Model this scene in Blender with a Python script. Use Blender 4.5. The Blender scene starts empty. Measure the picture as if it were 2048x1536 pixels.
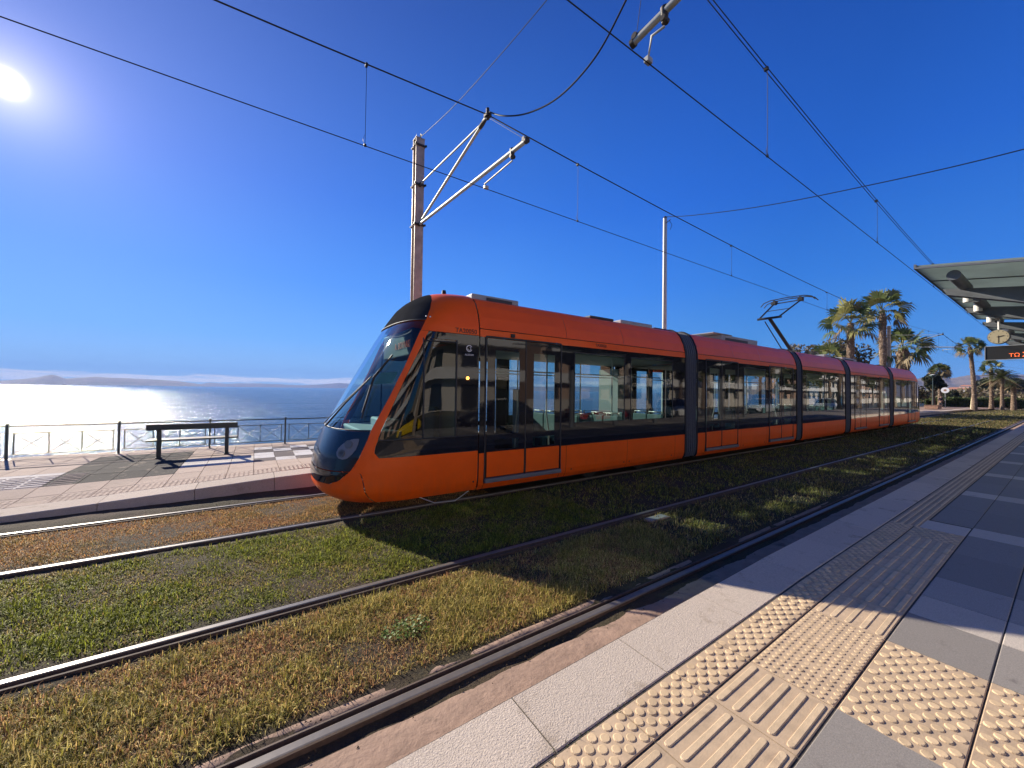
import bpy, math, random
import numpy as np
from mathutils import Vector, Matrix
random.seed(7); RNG = np.random.default_rng(11)
PI = math.pi; R = math.radians
SC = bpy.context.scene; COL = SC.collection

# ------------------------------------------------------------------ helpers
class MB:
    """collects shapes for ONE mesh object"""
    def __init__(s): s.v = []; s.f = []; s.sm = []
    def add(s, vs, fs, smooth=False):
        o = len(s.v); s.v += [tuple(v) for v in vs]
        for f in fs: s.f.append(tuple(i + o for i in f)); s.sm.append(smooth)
    def box(s, x0, x1, y0, y1, z0, z1):
        s.add([(x0,y0,z0),(x1,y0,z0),(x1,y1,z0),(x0,y1,z0),(x0,y0,z1),(x1,y0,z1),(x1,y1,z1),(x0,y1,z1)],
              [(3,2,1,0),(4,5,6,7),(0,1,5,4),(1,2,6,5),(2,3,7,6),(3,0,4,7)])
    def bar(s, a, b, w, h=None, up=(0,0,1)):
        a = Vector(a); b = Vector(b); h = h or w; d = (b-a).normalized(); u = Vector(up)
        if abs(d.dot(u)) > .98: u = Vector((1,0,0))
        r = d.cross(u).normalized(); u = r.cross(d)
        vs = [p + r*sx*w/2 + u*sz*h/2 for p in (a,b) for sx,sz in ((-1,-1),(1,-1),(1,1),(-1,1))]
        s.add(vs, [(3,2,1,0),(4,5,6,7),(0,1,5,4),(1,2,6,5),(2,3,7,6),(3,0,4,7)])
    def tube(s, pts, r, n=10, cap=True, smooth=True):
        pts = [Vector(p) for p in pts]; m = len(pts)
        rs = r if isinstance(r, (list, tuple)) else [r]*m
        ref = Vector((0,0,1)); vs = []
        for i, p in enumerate(pts):
            d = (pts[min(i+1,m-1)] - pts[max(i-1,0)]).normalized()
            u = ref if abs(d.dot(ref)) < .97 else Vector((1,0,0))
            a = d.cross(u).normalized(); b = a.cross(d)
            vs += [p + (a*math.cos(t) + b*math.sin(t))*rs[i] for t in [2*PI*k/n for k in range(n)]]
        fs = [(i*n+k, i*n+(k+1)%n, (i+1)*n+(k+1)%n, (i+1)*n+k) for i in range(m-1) for k in range(n)]
        s.add(vs, fs, smooth)
        if cap:
            s.add([vs[k] for k in range(n)], [tuple(range(n))]); s.add([vs[(m-1)*n+k] for k in range(n)], [tuple(range(n))[::-1]])
    def grid(s, P, smooth=True):
        """P[row][col] points"""
        n = len(P[0]); vs = [p for row in P for p in row]
        s.add(vs, [(i*n+k, i*n+k+1, (i+1)*n+k+1, (i+1)*n+k) for i in range(len(P)-1) for k in range(n-1)], smooth)
    def build(s, name, mat, parent=None, bevel=0, cols=None):
        me = bpy.data.meshes.new(name); me.from_pydata(s.v, [], s.f)
        me.polygons.foreach_set('use_smooth', s.sm)
        if cols is not None:
            a = me.color_attributes.new('Col', 'FLOAT_COLOR', 'POINT')
            c = np.ones((len(s.v), 4), np.float32); c[:, :3] = cols; a.data.foreach_set('color', c.ravel())
        me.materials.append(mat); me.update()
        o = bpy.data.objects.new(name, me); COL.objects.link(o)
        if parent: o.parent = parent
        if bevel:
            m = o.modifiers.new('b', 'BEVEL'); m.width = bevel; m.segments = 2; m.limit_method = 'ANGLE'
        return o

def tag(o, label=None, cat=None, group=None, kind=None):
    if label: o['label'] = label
    if cat: o['category'] = cat
    if group: o['group'] = group
    if kind: o['kind'] = kind
    return o
def empty(name, loc, label=None, cat=None, group=None, rz=0):
    o = bpy.data.objects.new(name, None); COL.objects.link(o); o.location = loc; o.rotation_euler = (0,0,rz)
    o.empty_display_size = .1
    return tag(o, label, cat, group)
def copy_tree(o, parent=None):
    c = o.copy(); COL.objects.link(c)
    if parent: c.parent = parent
    for ch in list(KIDS.get(o.name, [])): copy_tree(ch, c)
    return c
KIDS = {}
def child(root, o):
    KIDS.setdefault(root.name, []).append(o); return o
def text(body, size, mat, name, parent, M, depth=.002, align='CENTER'):
    cu = bpy.data.curves.new(name, 'FONT'); cu.body = body; cu.size = size; cu.extrude = depth
    cu.align_x = align; cu.align_y = 'CENTER'; cu.resolution_u = 3
    t = bpy.data.objects.new('tmp', cu); COL.objects.link(t)
    dg = bpy.context.evaluated_depsgraph_get(); me = bpy.data.meshes.new_from_object(t.evaluated_get(dg))
    bpy.data.objects.remove(t); me.transform(M); me.materials.clear(); me.materials.append(mat)
    o = bpy.data.objects.new(name, me); COL.objects.link(o)
    if parent: o.parent = parent
    return o

# ------------------------------------------------------------------ materials
class NT:
    def __init__(s, mat):
        s.t = mat.node_tree; s.t.nodes.clear(); s.n = s.t.nodes; s.l = s.t.links
    def new(s, typ, **k):
        n = s.n.new(typ)
        for a, v in k.items():
            if a in n.bl_rna.properties: setattr(n, a, v)
            else: raise KeyError(a)
        return n
    def link(s, a, b): s.l.new(a, b)
    def noise(s, scale, detail=4, vec=None, rough=.55):
        n = s.new('ShaderNodeTexNoise'); n.inputs['Scale'].default_value = scale
        n.inputs['Detail'].default_value = detail; n.inputs['Roughness'].default_value = rough
        if vec: s.link(vec, n.inputs['Vector'])
        return n.outputs['Fac']
    def ramp(s, fac, stops):
        n = s.new('ShaderNodeValToRGB'); e = n.color_ramp.elements
        e[0].position, e[0].color = stops[0][0], (*stops[0][1], 1); e[1].position, e[1].color = stops[-1][0], (*stops[-1][1], 1)
        for p, c in stops[1:-1]: x = e.new(p); x.color = (*c, 1)
        s.link(fac, n.inputs['Fac']); return n.outputs['Color']
    def math(s, op, a, b=None, c=None):
        n = s.new('ShaderNodeMath', operation=op)
        for i, v in enumerate((a, b, c)):
            if v is None: continue
            if isinstance(v, (int, float)): n.inputs[i].default_value = v
            else: s.link(v, n.inputs[i])
        return n.outputs[0]
    def mix(s, fac, a, b, blend='MIX'):
        n = s.new('ShaderNodeMix', data_type='RGBA', blend_type=blend)
        for i, v in ((0, fac), (6, a), (7, b)):
            if isinstance(v, (int, float)): n.inputs[i].default_value = v
            elif isinstance(v, tuple): n.inputs[i].default_value = (*v, 1)
            else: s.link(v, n.inputs[i])
        return n.outputs[2]
def setv(n, **k):
    for a, v in k.items():
        n.inputs[a.replace('_', ' ')].default_value = v
def mat(name, col, rough=.6, metal=0, vary=.0, vscale=6, bump=0, bscale=40, spec=.5, coat=0, attr=False, emit=None, transl=None, dirt=None, skirt=None):
    m = bpy.data.materials.new(name); m.use_nodes = True; t = NT(m)
    out = t.new('ShaderNodeOutputMaterial'); b = t.new('ShaderNodeBsdfPrincipled')
    tc = t.new('ShaderNodeTexCoord'); vec = tc.outputs['Object']
    base = (*col,)
    src = None
    if attr:
        a = t.new('ShaderNodeAttribute', attribute_name='Col'); src = a.outputs['Color']
    if vary:
        f = t.noise(vscale, 6, vec, .6)
        lo = tuple(c*(1-vary) for c in base); hi = tuple(min(1, c*(1+vary)) for c in base)
        r = t.ramp(f, [(.3, lo), (.7, hi)])
        if attr: r = t.ramp(f, [(.3, (1-vary,)*3), (.7, (1+vary,)*3)]); src = t.mix(1., src, r, 'MULTIPLY')
        else: src = r
    if dirt:
        f = t.noise(dirt[1], 8, vec, .7); g = t.ramp(f, [(dirt[2], (0,0,0)), (dirt[2]+.15, (1,1,1))])
        src = t.mix(g, src if src is not None else base, dirt[0])
    if skirt:   # road dust that gathers towards the skirt
        sp = t.new('ShaderNodeSeparateXYZ'); t.link(vec, sp.inputs[0])
        h = t.new('ShaderNodeMapRange'); t.link(sp.outputs['Z'], h.inputs[0]); h.inputs[1].default_value = .75; h.inputs[2].default_value = .2
        mp = t.new('ShaderNodeMapping'); mp.inputs['Scale'].default_value = (3,3,.8); t.link(vec, mp.inputs['Vector'])
        g = t.ramp(t.noise(3., 8, mp.outputs[0], .7), [(.35,(.1,.1,.1)),(.75,(1,1,1))])
        src = t.mix(t.math('MULTIPLY', t.math('MULTIPLY', g, h.outputs[0]), .38), src, skirt)
    if src is not None: t.link(src, b.inputs['Base Color'])
    else: b.inputs['Base Color'].default_value = (*base, 1)
    setv(b, Roughness=rough, Metallic=metal); b.inputs['Specular IOR Level'].default_value = spec
    if coat: b.inputs['Coat Weight'].default_value = coat; b.inputs['Coat Roughness'].default_value = .04
    if bump:
        f = t.noise(bscale, 6, vec, .6); n = t.new('ShaderNodeBump'); setv(n, Strength=1., Distance=bump)
        t.link(f, n.inputs['Height']); t.link(n.outputs[0], b.inputs['Normal'])
    if emit: b.inputs['Emission Color'].default_value = (*emit[0], 1); b.inputs['Emission Strength'].default_value = emit[1]
    last = b.outputs[0]
    if transl:
        tr = t.new('ShaderNodeBsdfTranslucent'); ms = t.new('ShaderNodeMixShader'); ms.inputs[0].default_value = transl
        if src is not None: t.link(src, tr.inputs[0])
        else: tr.inputs[0].default_value = (*base, 1)
        t.link(last, ms.inputs[1]); t.link(tr.outputs[0], ms.inputs[2]); last = ms.outputs[0]
    t.link(last, out.inputs['Surface']); return m
def glass(name, tint, ior=1.5, rough=.0, wav=0):
    m = bpy.data.materials.new(name); m.use_nodes = True; t = NT(m)
    out = t.new('ShaderNodeOutputMaterial'); tr = t.new('ShaderNodeBsdfTransparent'); gl = t.new('ShaderNodeBsdfAnisotropic' if False else 'ShaderNodeBsdfGlossy')
    tr.inputs[0].default_value = (*tint, 1); gl.inputs['Roughness'].default_value = rough
    fr = t.new('ShaderNodeFresnel'); fr.inputs[0].default_value = ior
    ms = t.new('ShaderNodeMixShader'); f = t.math('MULTIPLY', fr.outputs[0], 1.3); f = t.math('MINIMUM', f, 1.)
    if wav:
        tc = t.new('ShaderNodeTexCoord'); bf = t.noise(1.3, 2, tc.outputs['Object']); n = t.new('ShaderNodeBump'); setv(n, Strength=1., Distance=wav)
        t.link(bf, n.inputs['Height']); t.link(n.outputs[0], gl.inputs['Normal'])
    t.link(f, ms.inputs[0]); t.link(tr.outputs[0], ms.inputs[1]); t.link(gl.outputs[0], ms.inputs[2]); t.link(ms.outputs[0], out.inputs['Surface'])
    return m
M = {}
M['orange'] = mat('orange_paint', (.90,.108,.002), .42, coat=.10, spec=.25, skirt=(.24,.10,.05), vary=.05, vscale=2, bump=.0008, bscale=1.5)
M['orange_dark'] = mat('orange_seam', (.05,.012,.004), .6)
M['black_gloss'] = mat('black_gloss', (.012,.012,.015), .035, bump=.0010, bscale=1.1)
M['navy'] = mat('navy_gloss', (.008,.010,.024), .12, spec=.4)
M['dome'] = mat('dome_dark', (.030,.031,.033), .62, spec=0, vary=.2, vscale=3)
M['matblack'] = mat('matt_black', (.012,.012,.013), .6)
M['rubber'] = mat('rubber', (.03,.03,.032), .55, vary=.2)
M['bellow'] = mat('bellow', (.13,.135,.145), .5, vary=.15, vscale=20)
M['underbody'] = mat('underbody', (.02,.019,.018), .8, vary=.3)
M['sidepane'] = glass('side_glass', (.62,.74,.72), 1.5, .0, .0012)
M['cabpane'] = glass('cab_glass', (.10,.12,.12), 1.55, .0, .0010)
M['screenpane'] = glass('windscreen_glass', (.62,.80,.80), 1.45, .015)
M['chrome'] = mat('chrome', (.55,.55,.53), .3, 1)
M['steelpole'] = mat('hand_pole', (.6,.6,.55), .35, .6)
M['interior'] = mat('interior_grey', (.32,.36,.36), .6, vary=.05)
M['intfloor'] = mat('interior_floor', (.05,.06,.065), .7, vary=.2)
M['sill'] = mat('door_sill', (.16,.17,.19), .5, .3)
M['seat'] = mat('seat_fabric', (.10,.17,.18), .8, vary=.2, vscale=30)
M['roofgrey'] = mat('roof_grey', (.33,.34,.35), .55, vary=.12, vscale=3)
M['roofdark'] = mat('roof_dark', (.04,.04,.045), .6)
M['lampgrey'] = mat('lamp_grey', (.17,.165,.18), .4)
M['lampring'] = mat('lamp_ring', (.12,.12,.115), .4)
M['lampglass'] = mat('lamp_lens', (.085,.085,.08), .12, 0)
M['amber'] = mat('amber_led', (.6,.2,.02), .4, emit=((1.,.33,.05), 5))
M['led'] = mat('led_dots', (.25,.06,.02), .5, emit=((1.,.22,.05), .12))
M['ledsign'] = mat('led_text', (.3,.05,.01), .5, emit=((1.,.16,.04), .9))
M['white'] = mat('white_print', (.75,.75,.75), .5)
M['printblack'] = mat('black_print', (.02,.01,.01), .5)
M['sun'] = None
M['galv'] = mat('mast_steel', (.38,.31,.25), .5, .35, vary=.22, vscale=5, bump=.001, bscale=30)
M['galvgrey'] = mat('galvanised', (.40,.40,.35), .5, .4, vary=.12, vscale=12)
M['wire'] = mat('copper_wire', (.022,.02,.02), .55, .5)
M['clamp'] = mat('dark_clamp', (.05,.042,.035), .5, .5)
M['insul'] = mat('insulator', (.16,.10,.06), .3)
M['railside'] = mat('rail_rust', (.085,.055,.04), .75, .1, vary=.3, vscale=25, bump=.001, bscale=120)
M['railtop'] = mat('rail_head', (.20,.18,.16), .40, .45, vary=.12, vscale=18)
M['fence'] = mat('railing_paint', (.018,.04,.038), .45, vary=.2)
M['bench'] = mat('bench_green', (.018,.032,.03), .5, vary=.25, vscale=20)
M['kerb'] = mat('kerb_stone', (.50,.42,.34), .9, spec=.12, vary=.14, vscale=70, bump=.006, bscale=120, attr=True, dirt=((.36,.29,.22), 3.5, .56))
M['pave'] = mat('paving', (1,1,1), .7, vary=.22, vscale=160, bump=.0015, bscale=220, attr=True, dirt=((.15,.13,.115), 7., .60))
M['tactile'] = mat('tactile', (1,1,1), .72, vary=.13, vscale=14, bump=.0012, bscale=150, attr=True, dirt=((.36,.26,.17), 5, .58))
M['grout'] = mat('grout', (.07,.06,.05), .95, vary=.4, vscale=40)
M['concrete'] = mat('track_concrete', (.30,.20,.145), .9, vary=.22, vscale=5, bump=.010, bscale=22, dirt=((.12,.085,.06), 3, .58))
M['kerbplate'] = mat('plate_concrete', (.30,.28,.25), .8, vary=.2)
M['hedge'] = mat('hedge', (1,1,1), .7, attr=True, transl=.25)
M['leaf'] = mat('leaf', (1,1,1), .6, attr=True, transl=.25)
M['trunk'] = mat('palm_trunk', (.17,.115,.075), .9, vary=.5, vscale=9, bump=.08, bscale=9, dirt=((.62,.50,.36), 5.5, .55))
M['bark'] = mat('bark', (.12,.08,.055), .9, vary=.4, vscale=8, bump=.02, bscale=10)
M['grass'] = mat('grass_blade', (1,1,1), .65, attr=True, transl=.38, spec=.15)

# ------------------------------------------------------------------ track line and heights
def yo(x): return -(max(0., x-58)**2)/500.
RAILY = (2.295, 3.775, 5.93, 7.46)

# ================================================================== TRAM
TY = 6.72; NS = 2.8; TL = 36.875     # centre line; plan exponent; mirror constant for the rear
PRO = [(.20,1.10,1.02,1.2),(.28,1.15,.87,1.35),(.38,1.17,.775,1.45),(.6,1.18,.77,1.5),(.9,1.18,.82,1.42),(1.27,1.18,.97,1.22),
       (2.0,1.18,1.37,.92),(2.75,1.175,1.79,.66),(2.9,1.165,1.88,.66),(3.1,1.12,2.00,.72),(3.3,1.03,2.13,.8),(3.42,.94,2.25,.85),
       (3.50,.80,2.38,.85),(3.57,.55,2.55,.85),(3.61,.28,2.75,.7),(3.62,.02,3.0,.5)]
PZ = np.array([p[0] for p in PRO])
def prof(z): return [float(np.interp(z, PZ, [p[k] for p in PRO])) for k in (1,2,3)]
def SP(S, z, off=0., rear=False):
    def raw(S, z):
        w, xf, D = prof(z)
        if abs(S) <= 1:
            s = math.sin(abs(S)*PI/2)**(2/NS); c = max(0., math.cos(S*PI/2))**(2/NS)
            return Vector((xf + D*(1-c), TY - math.copysign(w*s, S), z))
        sg = 1 if S > 0 else -1
        return Vector((xf + D + (abs(S)-1)*2, TY - sg*w, z))
    p = raw(S, z)
    if off:
        e = .004; a = raw(S+e, z) - raw(S-e, z); b = raw(S, min(3.6, z+e)) - raw(S, max(.2, z-e))
        n = a.cross(b).normalized()
        c = Vector((3.2, TY, 1.5))
        if n.dot(p - c) < 0: n = -n
        p = p + n*off
    if rear: p.x = TL - p.x
    return p
def SX(x, z):
    """nose parameter at which the shell reaches X = x on the near side"""
    w, xf, D = prof(z)
    if x >= xf + D: return 1 + (x-xf-D)/2
    c = 1 - (x-xf)/D; c = min(1., max(0., c))
    return math.acos(min(1., c**(NS/2)))*2/PI
def tab(T): return lambda z: float(np.interp(z, [t[0] for t in T], [t[1] for t in T]))
def patch(mb, zs, SL, SR, n, off=0., rear=False, both=True, sides=None):
    for sg in (sides or ((1,-1) if both else (1,))):
        rows = []
        for z in zs:
            a, b = SL(z), SR(z); rows.append([SP(sg*(a + (b-a)*k/n), z, off, rear) for k in range(n+1)])
        mb.grid(rows)
def rng(a, b, n): return [a + (b-a)*i/n for i in range(n+1)]

tram = empty('tram', (TL/2, TY, 0), 'orange five-section tram with black window band standing on the far grass track by the sea', 'tram')
tram_M = Matrix.Translation((-TL/2, -TY, 0))
def P_(mb, name, m, parent=None, bevel=0):
    """build a tram part; world coordinates -> tram-local"""
    o = mb.build(name, M[m] if isinstance(m, str) else m, None, bevel); o.data.transform(tram_M); o.parent = parent or tram; return o
maskS = tab([(.50,.33),(.526,.399),(.563,.443),(.694,.529),(.896,.590),(1.148,.622),(1.245,.624)])
cowlS = tab([(2.775,.706),(2.95,.68),(3.165,.618),(3.316,.551),(3.45,.43),(3.54,.24),(3.58,.0)])
pilL = tab([(.866,.585),(1.148,.622),(1.36,.638),(1.75,.673),(2.2,.700),(2.77,.704),(2.97,.676)])
pilR = tab([(.865,.735),(.88,.712),(.917,.698),(1.0,.692),(1.125,.704),(1.3,.719),(1.77,.742),(2.25,.775),(2.77,.824)])
bumS = tab([(.2,.664),(.387,.652),(.566,.625),(.659,.604)])
def wid(z): return prof(z)[0]
def side_grid(mb, x0, x1, zs, holes, sg, off=0., gap=0.):
    xs = sorted(set([x0, x1] + [h[i] for h in holes for i in (0,1) if x0 < h[i] < x1]))
    zz = sorted(set(list(zs) + [h[i] for h in holes for i in (2,3)]))
    for i in range(len(xs)-1):
        for k in range(len(zz)-1):
            cx, cz = (xs[i]+xs[i+1])/2, (zz[k]+zz[k+1])/2
            if any(h[0] < cx < h[1] and h[2] < cz < h[3] for h in holes): continue
            q = [(x, TY - sg*(wid(z)+off), z) for x, z in ((xs[i],zz[k]),(xs[i+1],zz[k]),(xs[i+1],zz[k+1]),(xs[i],zz[k+1]))]
            mb.add(q, [(0,1,2,3)], True)
def zrows(a, b):
    return sorted(set([a, b] + [z for z in (.28,.38,.6,.9,1.3,2.0,2.5,2.75,2.9,3.0,3.1,3.2,3.3,3.36,3.42,3.46,3.5,3.54,3.57,3.59,3.61) if a < z < b]))

def make_cab(rear):
    k = dict(rear=rear)
    side = lambda x: (lambda z: SX(x, z))
    m = MB(); patch(m, rng(.21,.485,6), lambda z: 0, bumS, 24, 0, **k)
    patch(m, rng(.485,.65,6), lambda z: maskS(max(z,.50)), bumS, 8, 0, **k); P_(m, 'bumper', 'orange')
    for s1 in (1,-1):
        m = MB(); patch(m, rng(.21,.65,5), lambda z: bumS(z)+.008, side(3.07), 14, 0, sides=(s1,), **k); patch(m, rng(.65,.866,4), lambda z: maskS(z), side(3.07), 14, 0, sides=(s1,), **k)
        P_(m, 'side_panel', 'orange')
    m = MB(); patch(m, rng(.49,.672,8), lambda z: 0, maskS, 18, .012, **k); P_(m, 'grille', 'black_gloss')
    m = MB(); patch(m, rng(.684,1.245,14), lambda z: 0, maskS, 20, .014, **k)
    rows = [[SP(s, 1.245, .014, rear) for s in rng(-.624,.624,44)], [SP(s, 1.262, -.05, rear) for s in rng(-.624,.624,44)]]; m.grid(rows)
    nose = P_(m, 'nose_cover', 'navy')
    m = MB(); patch(m, rng(1.262,2.95,22), lambda z: 0, lambda z: pilL(z)+.003, 24, -.006, **k); P_(m, 'windscreen', 'screenpane')
    m = MB(); patch(m, rng(2.97,3.58,16), lambda z: 0, cowlS, 18, .004, **k); P_(m, 'front_dome', 'dome')
    m = MB(); m.tube([SP(s, 2.96, .006, rear) for s in rng(-.676,.676,48)], .008, 6); P_(m, 'seal', 'rubber')
    m = MB()
    m.tube([SP(s, 1.262, .0, rear) for s in rng(-.624,.624,40)], .010, 6); P_(m, 'seal', 'rubber')
    for sg in (1,-1):   # pillars between windscreen and cab side
        m = MB(); rows = []
        for z in rng(.866,2.768,24):
            a, b = pilL(z), pilR(z)
            rows.append([SP(sg*(a + (b-a)*i/6), z, .010, rear) for i in range(7)])
        m.grid(rows); pl = P_(m, 'windscreen_pillar', 'orange')
        m = MB(); m.grid([[SP(sg*(pilL(z) + .08*i/4), z, -.03, rear) for i in range(5)] for z in rng(1.27,2.75,12)]); P_(m, 'pillar_lining', 'matblack', pl)
    for s1 in (1,-1): m = MB(); patch(m, [z for z in rng(2.775,3.615,18)], cowlS, side(3.07), 16, .002, sides=(s1,), **k); P_(m, 'roof_cowl', 'orange')
    # black side of the cab and its window
    m = MB(); bl = lambda z: pilR(z)+.002
    for s1 in (1,-1):
        k1 = dict(sides=(s1,), **k); m = MB()
        patch(m, [.868,.88,.90,.93,.97,1.04,1.11], bl, side(3.07), 10, .0, **k1)
        patch(m, rng(1.11,2.768,8), side(2.66), side(3.07), 4, 0, **k1)
        patch(m, rng(2.66,2.768,2), bl, side(2.66), 8, 0, **k1); P_(m, 'cab_side', 'black_gloss')
        m = MB(); patch(m, rng(1.115,2.655,12), bl, side(2.655), 12, -.004, **k1); P_(m, 'cab_window', 'cabpane')
    for sg in (1,-1):
        m = MB()   # window frame bars
        for x in (2.12, 2.66):
            pts = [SP(sg*SX(x, z), z, .006, rear) for z in rng(max(1.12, 1.12), 2.66, 10)]
            m.tube(pts, .012, 6)
        m.tube([SP(sg*(.82 + (SX(2.66,2.62)-.82)*i/14), 2.62, .006, rear) for i in range(15)], .010, 6)
        m.tube([SP(sg*(.71 + (SX(3.06,1.12)-.71)*i/20), 1.12, .006, rear) for i in range(21)], .010, 6)
        P_(m, 'window_frame', 'rubber')
    # headlights
    for sg in (1,-1):
        out = [(.470,1.128),(.50,1.140),(.540,1.144),(.548,1.13),(.550,1.06),(.543,.99),(.522,.925),(.484,.866),(.445,.850),(.405,.862),(.38,.895),(.363,.94),(.367,.99),(.385,1.04),(.43,1.10)]
        c = (.455,.99); m = MB(); vs = [SP(sg*c[0], c[1], .022, rear)] + [SP(sg*a, b, .022, rear) for a, b in out] + [SP(sg*a, b, .010, rear) for a, b in out]
        n = len(out); m.add(vs, [(0, 1+i, 1+(i+1)%n) for i in range(n)] + [(1+i, 1+n+i, 1+n+(i+1)%n, 1+(i+1)%n) for i in range(n)])
        h = P_(m, 'headlight', 'lampgrey')
        for (a, b, r) in ((.462,1.06,.060),(.422,.935,.054)):
            p = SP(sg*a, b, .022, rear); nrm = (SP(sg*a, b, .06, rear) - p).normalized()
            m = MB(); m.tube([p - nrm*.002, p + nrm*.010, p + nrm*.010, p + nrm*.002], [r, r, r*.84, r*.80], 22, False, False); P_(m, 'lamp_ring', 'lampring', h)
            m = MB(); m.tube([p + nrm*.001, p + nrm*.004], [r*.82, r*.80], 22, smooth=False); P_(m, 'lens', 'lampglass', h)
    # wipers
    m = MB(); m.tube([SP(.04,1.27,.05,rear), SP(.20,1.60,.075,rear), SP(.38,2.02,.07,rear)], [.016,.013,.010], 8)
    m.tube([SP(-.02,1.27,.05,rear), SP(.14,1.58,.07,rear), SP(.365,2.00,.07,rear)], .007, 6); w = P_(m, 'wiper', 'matblack')
    m = MB(); m.tube([SP(.497,1.42,.035,rear), SP(.44,1.75,.035,rear), SP(.40,2.02,.04,rear), SP(.486,2.37,.035,rear)], .013, 8)
    m.tube([SP(.48,1.5,.055,rear), SP(.40,2.02,.06,rear), SP(.47,2.3,.055,rear)], .007, 6); P_(m, 'wiper_blade', 'rubber', w)
    # cab interior: desk, display box, driver seat, rear wall
    fx = (lambda x: TL-x) if rear else (lambda x: x)
    def bx(m, x0, x1, *r): a, b = sorted((fx(x0), fx(x1))); m.box(a, b, *r)
    m = MB(); bx(m, 1.35,1.9, TY-.85, TY+.85, .5, 1.22); bx(m, 1.75,2.0, TY-.5, TY+.5, 1.2, 1.36); P_(m, 'driver_desk', 'interior', bevel=.03)
    m = MB(); bx(m, 2.05,2.4, TY-.80, TY+.80, 2.42, 2.86); P_(m, 'display_box', 'matblack', bevel=.02)
    m = MB(); bx(m, 2.3,2.75, TY-.25, TY+.25, .75, .88); bx(m, 2.68,2.8, TY-.25, TY+.25, .88, 1.55); bx(m, 2.45,2.6, TY-.06, TY+.06, .3, .75); P_(m, 'driver_seat', 'seat', bevel=.04)
    m = MB(); bx(m, 3.02,3.06, TY-1.14, TY+1.14, .32, 2.72); P_(m, 'cab_wall', 'interior')
    m = MB(); bx(m, 2.55,3.05, TY-.6, TY+.6, 3.36, 3.40); P_(m, 'roof_liner', 'roofdark')
    # sun visor blind seen through the screen
    m = MB(); m.grid([[SP(s, z, -.10, rear) for s in rng(.10,.60,12)] for z in (1.98, 2.16)]); P_(m, 'sun_blind', mat('blind', (.25,.42,.36), .8, transl=.4) if not rear else 'interior')
make_cab(False); make_cab(True)

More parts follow.
